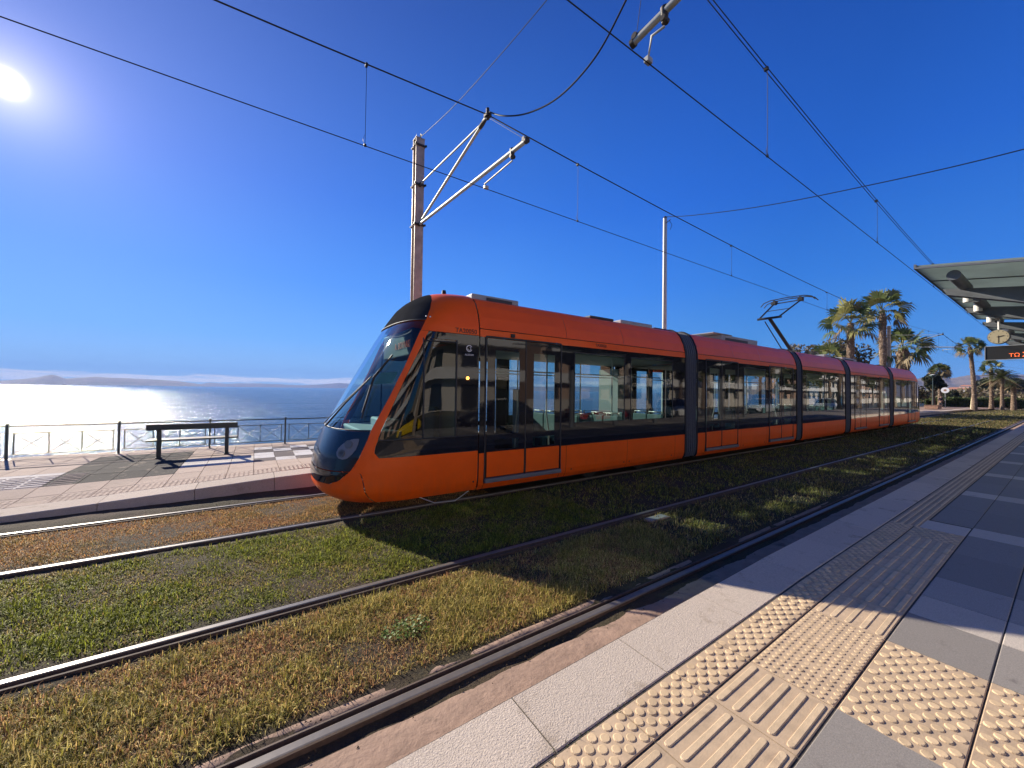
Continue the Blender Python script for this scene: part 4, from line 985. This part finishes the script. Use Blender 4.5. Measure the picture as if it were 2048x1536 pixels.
tree('dark_tree', 178, 9.5, 5.8, 2.6, dg, 'small dark tree in the distance between the two slim palm trunks', 'tree', 47, 3000, .4)
# hedge
def hedge(p, q, w, h, label, seed, n):
    rs = np.random.default_rng(seed); p = np.array(p); q = np.array(q); L = np.linalg.norm(q-p); d = (q-p)/L; nn = np.array((-d[1],d[0]))
    r = empty('hedge', (p[0],p[1],0), label, 'hedge')
    b = MB(); X = rng(0, L, 40); prf = [(-w/2,0),(-w/2*.95,h*.86),(-w*.3,h*.94),(w*.3,h*.94),(w/2*.95,h*.86),(w/2,0)]
    b.grid([[(d[0]*x+nn[0]*a*(1+.1*hnoise(x,z,1)), d[1]*x+nn[1]*a, z*(1+.06*hnoise(x,a,.8))) for a, z in prf] for x in X]); b.build('inner_branches', M['bark'], r)
    t = rs.uniform(0,L,n); u = rs.uniform(0,1,n); per = 2*h+w; s = u*per; a = np.where(s<h,-w/2,np.where(s<h+w,-w/2+(s-h),w/2)); z = np.where(s<h,s,np.where(s<h+w,h,per-s)); 
    bump = 1+.10*np.sin(t*1.3)*np.sin(t*.37+2)
    P = np.stack([d[0]*t+nn[0]*a, d[1]*t+nn[1]*a, z*bump], 1) + rs.normal(size=(n,3))*.09
    A = rs.normal(size=(n,3)); A /= np.linalg.norm(A,axis=1,keepdims=True); B = np.cross(A, rs.normal(size=(n,3))); B /= np.linalg.norm(B,axis=1,keepdims=True); l = .13*rs.uniform(.6,1.4,n)[:,None]
    V = np.stack([P-A*l,P+B*l*.6,P+A*l,P-B*l*.6],1).reshape(-1,3)
    C = np.array([(.05,.08,.02),(.07,.10,.025),(.12,.14,.035)])[rs.integers(0,3,n)]*rs.uniform(.7,1.3,n)[:,None]
    leafmesh('foliage', M['hedge'], V, 4, C, r)
hedge((97.5,12.2),(108.5,2.0), 1.5, 1.45, 'long clipped green hedge closing the view beyond the tracks', 5, 11000)
hedge((92,13.2),(97.,12.6), 1.4, 1.25, 'short piece of clipped hedge between the round sign and the leaning post', 6, 4000)
# distant scrub and trees that read as one mass
rs = np.random.default_rng(77); n = 26000
X = rs.uniform(125, 330, n); Yv = rs.uniform(-4, 34, n)*(X/150); Zc = rs.uniform(0,1,n)**.7*(1.3+2.6*(np.sin(X*.13+Yv*.35)*np.sin(Yv*.21+2)*.5+.5))
P = np.stack([X,Yv,Zc],1); A = rs.normal(size=(n,3)); A /= np.linalg.norm(A,axis=1,keepdims=True); B = np.cross(A, rs.normal(size=(n,3))); B /= np.linalg.norm(B,axis=1,keepdims=True)
l = .5*rs.uniform(.6,1.5,n)[:,None]; V = np.stack([P-A*l,P+B*l*.5,P+A*l,P-B*l*.5],1).reshape(-1,3)
C = np.array([(.16,.125,.06),(.13,.11,.05),(.20,.15,.08),(.08,.085,.035),(.11,.08,.05)])[rs.integers(0,5,n)]*rs.uniform(.7,1.3,n)[:,None]
tag(leafmesh('distant_scrub', M['leaf'], V, 4, C), kind='stuff')

# ================================================================== SMALL THINGS AT THE FAR END
r = empty('street_lamp', (74, 10.5, .25), 'dark street lamp with a flared top standing in a brick planter', 'street lamp')
b = MB(); b.tube([(0,0,.4),(0,0,4.0)], [.07,.045], 10); b.build('lamp_post', M['fence'], r)
b = MB(); b.tube([(0,0,4.0),(0,0,4.1),(0,0,4.4),(0,0,4.42)], [.06,.16,.42,.30], 14); b.build('lamp_head', M['fence'], r)
b = MB(); b.tube([(0,0,4.42),(0,0,4.5)], [.3,.05], 14); b.build('lamp_cap', M['downlight'], r)
M['brick'] = mat('planter_brick', (.34,.20,.13), .9, vary=.3, vscale=6)
r = empty('planter', (74, 10.5, .2), 'low square brick planter at the foot of the street lamp', 'planter')
b = MB(); b.box(-1.2,1.2,-.6,.6,0,.42); b.box(-1.25,1.25,-.65,.65,.42,.48); b.build('planter_wall', M['brick'], r, .02)
b = MB(); b.box(-1.1,1.1,-.5,.5,.48,.50); b.build('planter_soil', M['soil'], r)
r = empty('signal_post', (81, 8.0, 0), 'slightly leaning cream signal post with a dark head in front of the hedge', 'signal')
M['creampaint'] = mat('cream_paint', (.70,.60,.36), .6, vary=.1)
b = MB(); b.tube([(0,0,0),(.15,-.16,2.4)], .085, 10); b.build('post', M['creampaint'], r)
b = MB(); b.box(.0,.3,-.34,-.02,2.4,3.3); b.tube([(0,-.15,3.05),(-.06,-.15,3.05)], .10, 12); b.tube([(0,-.15,2.7),(-.06,-.15,2.7)], .10, 12); b.build('signal_head', M['matblack'], r, .02)
r = empty('round_sign', (84, 10.7, .0), 'round white sign on a thin post between the dark tree and the hedge', 'sign')
b = MB(); b.tube([(0,0,0),(0,0,3.0)], .035, 8); b.build('post', M['galvgrey'], r)
b = MB(); b.tube([(-.03,0,2.75),(-.06,0,2.75)], .42, 24, smooth=False); b.build('sign_disc', M['white'], r)
b = MB(); b.tube([(-.061,0,2.75),(-.066,0,2.75)], .16, 20, smooth=False); b.build('sign_mark', M['brick'], r)
# person walking away
def person(x, y, z, rz, label, top, legs):
    r = empty('person', (x,y,z), label, 'person', rz=rz)
    J = {'pel':(0,0,.92),'sp':(0,.01,1.12),'ch':(0,.0,1.34),'nk':(0,0,1.48),'hd':(0,-.01,1.58),'ht':(0,0,1.70),
         'la':(.18,0,1.40),'le':(.24,.06,1.14),'lw':(.22,-.06,.92),'lh':(.21,-.09,.84),'ra':(-.18,0,1.40),'re':(-.25,-.03,1.14),'rw':(-.24,-.14,.93),'rh':(-.23,-.17,.85),
         'lk':(.10,-.12,.50),'lf':(.10,-.06,.08),'lt':(.11,-.22,.04),'rk':(-.10,.04,.50),'rf':(-.10,.24,.12),'rt':(-.11,.12,.04)}
    Rr = dict(pel=.13,sp=.12,ch=.14,nk=.055,hd=.085,ht=.075,la=.06,le=.045,lw=.032,lh=.035,ra=.06,re=.045,rw=.032,rh=.035,lk=.065,lf=.045,lt=.035,rk=.065,rf=.045,rt=.035)
    E = [('pel','sp'),('sp','ch'),('ch','nk'),('nk','hd'),('hd','ht'),('ch','la'),('la','le'),('le','lw'),('lw','lh'),('ch','ra'),('ra','re'),('re','rw'),('rw','rh'),('pel','lk'),('lk','lf'),('lf','lt'),('pel','rk'),('rk','rf'),('rf','rt')]
    def sk(keys, grow, nm, m):
        ks = [k for k in J if k in keys]; me = bpy.data.meshes.new(nm); me.from_pydata([J[k] for k in ks], [(ks.index(a), ks.index(b_)) for a, b_ in E if a in ks and b_ in ks], [])
        o = bpy.data.objects.new(nm, me); COL.objects.link(o); o.parent = r; md = o.modifiers.new('s','SKIN'); o.modifiers.new('d','SUBSURF').levels = 1; o.modifiers['d'].render_levels = 1
        for i, k in enumerate(ks): v = me.skin_vertices[0].data[i]; v.radius = (Rr[k]*grow,)*2; v.use_root = (i == 0)
        me.materials.append(m); return o
    sk(J.keys(), 1, 'body', mat('skin', (.35,.2,.14), .6)); sk({'pel','sp','ch','la','le','lw','ra','re','rw'}, 1.15, 'jacket', top); sk({'pel','lk','lf','rk','rf'}, 1.2, 'trousers', legs)
    b = MB(); b.tube([(0,.02,1.6),(0,.025,1.66),(0,.01,1.75)], [.08,.095,.05], 12); b.build('hair', M['matblack'], r)
person(82, 10.85, .2, R(-60), 'person in dark clothes walking past the dark tree', mat('navy_cloth', (.02,.02,.035), .9), mat('dark_cloth', (.03,.03,.035), .9))

# houses in the distance
M['stucco'] = mat('white_wall', (.62,.58,.52), .85, vary=.1, vscale=.5); M['tile'] = mat('roof_tile', (.42,.19,.12), .85, vary=.25, vscale=2); M['winddark'] = mat('window_dark', (.03,.035,.04), .2)
HS = [(420,62,9,6,5,0,'white house low on the slope between the dark tree and the slim palm',-1),(520,58,14,7,6,1,'wide pale house with a red roof in front of the hills',0),(610,50,10,8,7,0,'cream block between the hedge and the hills',0),
      (460,33,10,6,5,1,'small red-roofed house beside the tall slim palm trunk',0),(560,30,13,8,7,0,'white flat-roofed house between the two slim palm trunks',0),(640,25,9,7,8,0,'pale tower-like house near the date palm',0),(380,13,9,7,5,1,'red-roofed house beside the date palm',0),(430,11,9,8,6,0,'white house under the departure display',0),(300,41,8,5,4,0,'low white shed behind the dark tree',0),(700,70,15,9,8,1,'large pale house highest on the slope',0)]
for x, y, w, d, h, rt, lb, _ in HS:
    z = 0 if x < 400 else (x-400)*.02; r = empty('house', (x,y,z-.2), lb, 'house', 'far houses below the hills')
    b = MB(); b.box(-d/2,d/2,-w/2,w/2,-1,h); b.build('wall', M['stucco'], r)
    b = MB()
    if rt: b.add([(-d/2-.4,-w/2-.4,h),(d/2+.4,-w/2-.4,h),(d/2+.4,w/2+.4,h),(-d/2-.4,w/2+.4,h),(0,-w/2+2,h+1.8),(0,w/2-2,h+1.8)], [(0,1,4),(2,3,5),(1,2,5,4),(3,0,4,5),(3,2,1,0)])
    else: b.box(-d/2-.2,d/2+.2,-w/2-.2,w/2+.2,h,h+.5)
    b.build('roof', M['tile' if rt else 'stucco'], r)
    for k in range(3):
        for zz in ([1.0,4.0] if h > 5.5 else [1.2]): b = MB(); yk = -w/2+w*(k+.5)/3; b.box(-d/2-.03,-d/2,yk-.6,yk+.6,zz,zz+1.3); b.build('window', M['winddark'], r)

# ================================================================== THE STREET BEHIND THE CAMERA (seen mirrored in the tram's glass)
M['flat'] = mat('render_wall', (.55,.50,.43), .85, vary=.08, vscale=.4); M['flat2'] = mat('render_wall_pink', (.52,.36,.27), .85, vary=.08, vscale=.4); M['slabw'] = mat('balcony_slab', (.68,.66,.62), .7)
def block(x, y, w, d, nf, m, label, bal=True):
    r = empty('apartment_building', (x,y,0), label, 'building', 'blocks across the road'); h = 3.1*nf
    b = MB(); b.box(-w/2,w/2,-d,0,0,h); b.box(-w/2-.2,w/2+.2,-d-.2,.2,h,h+.35); b.build('wall', M[m], r)
    for f in range(nf):
        z = 3.1*f
        if bal and f: b = MB(); b.box(-w/2+.3,w/2-.3,.001,1.6,z-.1,z+.08); b.box(-w/2+.3,w/2-.3,1.5,1.6,z+.08,z+.95); b.build('balcony', M['slabw'], r)
        k = int(w/3.2)
        b = MB()
        for i in range(k): xx = -w/2 + w*(i+.5)/k; b.box(xx-.85,xx+.85,.002,.03,z+(.3 if f else .1),z+2.5)
        b.build('window_row', M['winddark'], r)
for i, (x, w, nf, m, bal, dep) in enumerate([(14,14,4,'flat',True,-19),(31,13,5,'flat2',True,-20),(49,16,3,'flat',True,-22),(70,17,6,'flat',True,-24),(92,18,4,'flat2',True,-23),(116,20,5,'flat',True,-25),(145,24,4,'flat',True,-27),(180,28,5,'flat2',True,-30),(-6,16,5,'flat2',True,-20)]):
    block(x, dep, w, 12, nf, m, ['cream four-storey block with white balconies mirrored in the cab window','pink five-storey block with balconies mirrored in the first doors','low cream three-storey block mirrored in the first section windows','tall cream six-storey block mirrored in the second section','pink four-storey block mirrored in the second section doors','cream five-storey block mirrored in the middle section','long cream block mirrored in the fourth section','pink block mirrored in the last section','pink block behind the photographer, mirrored in the nose'][i], bal)
def car(x, y, rz, m, label):
    r = empty('parked_car', (x,y,-.06), label, 'car', 'cars parked along the road behind the platform', rz)
    b = MB(); S = [(-2.1,.35,.55,.72),(-2.05,.3,.82,.80),(-1.3,.25,.90,.86),(-.95,.25,.93,.87),(.0,.24,.94,.88),(.95,.25,.92,.87),(1.7,.28,.80,.84),(2.1,.33,.62,.76),(2.2,.4,.5,.6)]
    b.grid([[(X_,-w_,z0),(X_,-w_*1.02,(z0+z1)/2),(X_,-w_*.93,z1),(X_,0,z1+.03),(X_,w_*.93,z1),(X_,w_*1.02,(z0+z1)/2),(X_,w_,z0)] for X_, z0, z1, w_ in S]); b.build('car_body', m, r)
    b = MB(); S = [(-1.75,.88,.72),(-1.2,1.32,.62),(-.4,1.45,.60),(.35,1.38,.60),(1.15,.90,.72)]
    b.grid([[(X_,-.80,.88),(X_,-w_,z1),(X_,0,z1+.04),(X_,w_,z1),(X_,.80,.88)] for X_, z1, w_ in S]); b.build('car_window', M['winddark'], r)
    b = MB(); b.grid([[(X_,-w_+.04,z1+.012),(X_,0,z1+.055),(X_,w_-.04,z1+.012)] for X_, z1, w_ in S[1:4]]); b.build('car_roof', m, r)
    for sx in (-1.3,1.35):
        for sy in (-1,1): b = MB(); b.tube([(sx,sy*.70,.32),(sx,sy*.90,.32)], .32, 20); w = b.build('wheel', M['rubber'], r); b = MB(); b.tube([(sx,sy*.9005,.32),(sx,sy*.905,.32)], .2, 10); b.build('rim', M['chrome'], w)
pm = lambda n, c: mat(n, c, .3, coat=.8)
for x, y, rz, m, lb in ((3.4,-5.6,.0,pm('car_yellow',(.75,.50,.02)),'yellow car mirrored in the cab window'),(10.5,-5.8,PI,pm('car_dark',(.03,.03,.035)),'dark car mirrored beside the yellow one'),(27,-6.2,0,pm('car_white',(.65,.65,.64)),'white car mirrored in the second section'),
                        (41,-6.2,PI,pm('car_silver',(.4,.41,.42)),'silver car mirrored in the second section doors'),(60,-6.4,0,pm('car_white2',(.7,.7,.7)),'white car mirrored in the middle section'),(18,-6,0,pm('car_red',(.35,.02,.02)),'red car mirrored in the first doors')):
    car(x, y, rz, m, lb)
b = MB(); b.box(20,170,-16.4,-16.1,0,1.1); tag(b.build('garden_wall', M['flat']), 'long low cream wall across the road mirrored in the tram windows', 'wall')
for i, (x, y, h) in enumerate(((58,-4.6,6.5),(66,-5,7.5),(75,-4.7,6.),(84,-5.,7.2),(97,-5,6.6),(44,-13.5,7))):
    fan_palm(x, y, h, .3, 2.3, ['palm behind the platform mirrored in the middle section, first of its row','palm behind the platform mirrored in the middle section, second','short palm mirrored in the fourth section','tall palm mirrored in the fourth section','palm mirrored in the last section','palm across the road mirrored in the second section'][i], 60+i, group='palms behind the platform', nleaf=30)

for i, (x, y, h) in enumerate(((36,-11.5,6.5),(52,-12.,7.5),(64,-11.,6.),(80,-12.,8.),(104,-12,7.),(128,-12,8.))):
    tree('street_tree', x, y, h, 2.6, [(.06,.08,.025),(.09,.11,.035),(.12,.11,.04)], 'street tree across the road, %s, mirrored in the tram windows' % ['opposite the low block','with the tall narrow crown','smallest of its row','by the pink block','before the cream block','last of its row'][i], 'tree', 70+i, 1800, .28, z0=-.06, group='street trees across the road')
# ================================================================== GRASS
def blades(name, x0, x1, y0, y1, n, ln, wd, pal, seed, clump=.5, bare=-.2, lean=.7, zb=-.04, xpow=1., keep=None):
    rs = np.random.default_rng(seed); t = rs.uniform(0,1,n)**xpow; x = x0+(x1-x0)*t; y = rs.uniform(y0, y1, n)
    nz = (np.sin(x*2.3+y*3.1+seed)+np.sin(x*5.1-y*4.3)+np.sin(x*9.7+y*12.1+1)*.7+np.sin(x*17-y*21+2)*.6)/3.3
    ed = np.minimum(y-y0, y1-y)
    k = (nz + rs.normal(0,clump,n) > bare) & (ed > rs.uniform(-.02,.10,n)*(1+.8*nz))
    if keep is not None: k &= keep(x, y, rs)
    x, y, nz = x[k], y[k], nz[k]; n = len(x)
    y = y + np.array([yo(a) for a in x])
    a = rs.uniform(0, 2*PI, n); L = ln*rs.uniform(.35,1.3,n)*(1+.65*np.clip(nz,-.35,1.1)); w = wd*rs.uniform(.6,1.3,n)*.5; le = rs.uniform(.1,1.,n)*lean*1.6
    d = np.stack([np.cos(a),np.sin(a),np.zeros(n)],1); s = np.stack([-np.sin(a),np.cos(a),np.zeros(n)],1); up = np.array([0,0,1.])
    base = np.stack([x,y,np.full(n,zb)],1)
    m = base + (d*np.sin(le*.6)[:,None] + up*np.cos(le*.6)[:,None])*(L*.55)[:,None]
    q = m + (d*np.sin(le*1.5)[:,None] + up*np.cos(le*1.5)[:,None])*(L*.5)[:,None]
    W = s*w[:,None]
    V = np.stack([base-W, base+W, m+W*.8, m-W*.8, q],1).reshape(-1,3).astype(np.float32)
    me = bpy.data.meshes.new(name); me.vertices.add(5*n); me.vertices.foreach_set('co', V.ravel())
    i0 = np.arange(n)*5; idx = np.stack([i0,i0+1,i0+2,i0+3,i0+3,i0+2,i0+4],1).astype(np.int32).ravel()
    me.loops.add(7*n); me.loops.foreach_set('vertex_index', idx); me.polygons.add(2*n)
    ls = np.stack([np.arange(n)*7, np.arange(n)*7+4],1).astype(np.int32).ravel(); lt = np.tile(np.array([4,3],np.int32), n)
    me.polygons.foreach_set('loop_start', ls); me.polygons.foreach_set('loop_total', lt)
    pl = np.array(pal); f = np.clip((nz*.5+.5) + rs.normal(0,.28,n), 0, .999); c = np.minimum(pl[(f*len(pl)).astype(int)]*(rs.uniform(.42,1.5,n)**1.35*1.25)[:,None], .85)
    C = np.ones((5*n,4),np.float32); C[:,:3] = np.repeat(c,5,axis=0); at = me.color_attributes.new('Col','FLOAT_COLOR','POINT'); at.data.foreach_set('color', C.ravel())
    me.materials.append(M['grass']); me.update(calc_edges=True); o = bpy.data.objects.new(name, me); COL.objects.link(o); return tag(o, kind='stuff')
DRY = [(.36,.19,.09),(.50,.31,.14),(.52,.37,.14),(.38,.29,.08),(.25,.22,.05),(.18,.17,.03),(.42,.34,.11)]
GRN = [(.34,.25,.09),(.27,.24,.05),(.22,.225,.032),(.18,.20,.026),(.25,.27,.04),(.15,.17,.022)]
BRN = [(.38,.18,.07),(.44,.23,.09),(.52,.30,.12),(.38,.22,.08),(.26,.19,.06)]
blades('dry_grass', -1.6, 4.6, 2.50, 3.64, 135000, .060, .0050, DRY, 1, .5, -1.0, 1.5)
blades('dry_grass', 4.2, 22, 2.5, 3.66, 34000, .07, .008, DRY[1:]+[(.12,.11,.05)], 2, .5, -.3, .9, xpow=1.5)
blades('green_grass', -3.4, 4.5, 3.88, 5.80, 180000, .046, .0068, GRN, 3, .5, -1.15, 1.7)
blades('green_grass', 4.0, 24, 3.88, 5.80, 46000, .06, .011, GRN[:3]+[(.12,.11,.05)], 4, .5, -.4, 1.0, xpow=1.5)
blades('brown_grass', -4.2, 3.6, 6.04, 7.36, 110000, .030, .0055, BRN, 5, .5, -1.6, 1.5, zb=-.025)
blades('far_grass', 22, 60, 2.5, 7.3, 60000, .10, .03, [(.15,.13,.05),(.12,.13,.04),(.2,.15,.07)], 6, .5, -.5, 1., xpow=1.3, zb=-.05)
blades('far_grass', 55, 96, -1., 7.7, 42000, .12, .05, [(.17,.15,.06),(.14,.15,.045),(.22,.17,.08)], 8, .5, -.5, 1., zb=-.06)
wd = leafmesh('weed', M['leaf'], WEED[0], 4, WEED[1]); tag(wd, 'low bright green leafy weed in the dry grass strip', 'weed')
# dead leaves and crumbs of soil
rs = np.random.default_rng(5); b = MB()
for i in range(1500):
    x = rs.uniform(-2,5); y = rs.choice([rs.uniform(2.38,2.6), rs.uniform(3.5,3.72), rs.uniform(3.84,4.0), rs.uniform(1.74,2.24), rs.uniform(5.6,6.2), rs.uniform(7.3,8.1)]); z = -.028 + rs.uniform(0,.01); s_ = rs.uniform(.003,.009)
    b.add([(x-s_,y-s_*.7,z),(x+s_,y-s_*.4,z+.002),(x+s_*.3,y+s_,z+.004),(x,y,z+s_*1.1)], [(0,1,3),(1,2,3),(2,0,3)])
tag(b.build('soil_crumbs', M['soil']), kind='stuff')
b = MB()
# small weeds in the kerb joint
blades('joint_weeds', .9, 2.1, 1.296, 1.33, 900, .022, .004, [(.05,.04,.025),(.07,.08,.03)], 12, .5, -.1, 1., zb=.235)

# ================================================================== LIGHT, SKY, CAMERA
EL, AZ = R(25.4), R(109.7)
sd = Vector((math.cos(EL)*math.cos(AZ), math.cos(EL)*math.sin(AZ), math.sin(EL)))
sl = bpy.data.lights.new('sun_lamp', 'SUN'); sl.energy = 5.0; sl.angle = R(.53); sl.color = (1., .90, .76)
so = bpy.data.objects.new('sun_lamp', sl); COL.objects.link(so); so.rotation_euler = (-sd).to_track_quat('-Z', 'Y').to_euler()
w = bpy.data.worlds.new('World'); SC.world = w; w.use_nodes = True; t = NT.__new__(NT); t.t = w.node_tree; t.t.nodes.clear(); t.n = t.t.nodes; t.l = t.t.links
out = t.new('ShaderNodeOutputWorld'); bg = t.new('ShaderNodeBackground'); sky = t.new('ShaderNodeTexSky', sky_type='NISHITA', sun_disc=False)
sky.sun_elevation = EL; sky.sun_rotation = PI/2 - AZ; sky.air_density = 1.; sky.dust_density = .02; sky.ozone_density = 2.5; sky.altitude = 0
hs = t.new('ShaderNodeHueSaturation'); setv(hs, Saturation=1.1, Value=1.); t.link(sky.outputs[0], hs.inputs['Color'])
tc = t.new('ShaderNodeTexCoord'); gen = tc.outputs['Generated']
dp = t.new('ShaderNodeVectorMath', operation='DOT_PRODUCT'); nm = t.new('ShaderNodeVectorMath', operation='NORMALIZE'); t.link(gen, nm.inputs[0]); t.link(nm.outputs[0], dp.inputs[0]); dp.inputs[1].default_value = sd
ang = t.math('ARCCOSINE', dp.outputs['Value'])
def gl(width, amp, p=2): return t.math('MULTIPLY', t.math('EXPONENT', t.math('MULTIPLY', t.math('POWER', t.math('DIVIDE', ang, R(width)), p), -1.)), amp)
halo = t.math('ADD', t.math('ADD', gl(.6, 120, 2), gl(2.0, 10., 1.)), gl(14, 2.4, 1.))
hc = t.mix(1., (1.,.86,.74), halo, 'MULTIPLY')
# low band of cloud over the sea horizon
sep = t.new('ShaderNodeSeparateXYZ'); t.link(nm.outputs[0], sep.inputs[0])
mp = t.new('ShaderNodeMapping'); mp.inputs['Scale'].default_value = (11, 11, 150); t.link(nm.outputs[0], mp.inputs['Vector'])
cn = t.noise(1., 7, mp.outputs[0], .6)
band = t.math('SUBTRACT', 1., t.math('DIVIDE', t.math('ABSOLUTE', t.math('SUBTRACT', sep.outputs['Z'], .015)), .0135))
cl = t.math('ADD', t.math('MULTIPLY', band, .40), t.math('SUBTRACT', cn, .68)); cl = t.math('MULTIPLY', cl, 7.)
side = t.new('ShaderNodeMapRange'); t.link(sep.outputs['Y'], side.inputs[0]); side.inputs[1].default_value = .25; side.inputs[2].default_value = .6
cm = t.new('ShaderNodeClamp'); t.link(t.math('MULTIPLY', cl, side.outputs[0]), cm.inputs[0]); cm.inputs[2].default_value = .85
tint = t.ramp(sep.outputs['Z'], [(.0,(.36,.54,1.)),(.10,(.37,.57,1.)),(.30,(.35,.56,.92)),(.7,(.33,.47,.72)),(1.,(.33,.47,.72))])
graded = t.mix(1., hs.outputs[0], t.mix(1., tint, (2.05,2.05,2.05), 'MULTIPLY'), 'MULTIPLY')
blue = t.mix(1., t.ramp(sep.outputs['Z'], [(.0,(.42,.68,1.)),(.04,(.28,.54,.95)),(.11,(.15,.44,1.)),(.24,(.065,.31,1.)),(.42,(.026,.19,.84)),(.70,(.010,.085,.47)),(.85,(.010,.05,.22)),(1.,(.010,.04,.15))]), (9.1,9.1,9.1), 'MULTIPLY')
graded = t.mix(.90, graded, blue)
away = t.ramp(t.math('DIVIDE', ang, PI), [(.0,(1,1,1)),(.27,(.97,.97,.95)),(.37,(.62,.80,.88)),(.46,(.36,.64,.74)),(.60,(.36,.62,.74)),(1.,(.30,.50,.55))])
graded = t.mix(1., graded, away, 'MULTIPLY')
base = t.mix(cm.outputs[0], graded, (10.5,10.1,10.2))
tot = t.new('ShaderNodeVectorMath', operation='ADD'); t.link(base, tot.inputs[0]); t.link(hc, tot.inputs[1])
t.link(tot.outputs[0], bg.inputs[0]); bg.inputs[1].default_value = .06; t.link(bg.outputs[0], out.inputs[0])

F = 760.; pitch = math.atan(12.8/F); roll = math.atan(.0135); th = math.atan(1127/F)
f0 = Vector((math.cos(th), math.sin(th), 0)); r0 = Vector((math.sin(th), -math.cos(th), 0)); Zv = Vector((0,0,1))
fw = f0*math.cos(pitch) + Zv*math.sin(pitch); up = Zv*math.cos(pitch) - f0*math.sin(pitch)
rt = r0*math.cos(roll) + up*math.sin(roll); up = up*math.cos(roll) - r0*math.sin(roll)
cd = bpy.data.cameras.new('camera'); cd.sensor_width = 36; cd.lens = 36*F/2048; cd.clip_start = .05; cd.clip_end = 30000
co = bpy.data.objects.new('camera', cd); COL.objects.link(co)
mw = Matrix.Identity(4)
for i in range(3): mw[i][0] = rt[i]; mw[i][1] = up[i]; mw[i][2] = -fw[i]
mw[0][3], mw[1][3], mw[2][3] = 0, 0, 1.87
co.matrix_world = mw; SC.camera = co
HAZE = True
if HAZE:
    b = MB(); b.box(-9800,9900,-1600,12500,-40,420); hz = b.build('haze', bpy.data.materials.new('haze'))
    hm = hz.data.materials[0]; hm.use_nodes = True; t = NT(hm); o_ = t.new('ShaderNodeOutputMaterial'); v = t.new('ShaderNodeVolumePrincipled')
    setv(v, Density=.00008, Color=(.24,.46,1.,1)); t.link(v.outputs[0], o_.inputs['Volume']); tag(hz, kind='stuff')
SC.render.engine = 'CYCLES'; SC.cycles.use_denoising = True
SC.cycles.max_bounces = 8; SC.cycles.transparent_max_bounces = 24; SC.cycles.glossy_bounces = 4; SC.cycles.diffuse_bounces = 3; SC.cycles.sample_clamp_indirect = 6
SC.view_settings.view_transform = 'Standard'; SC.view_settings.look = 'None'; SC.view_settings.exposure = .85; SC.view_settings.gamma = 1
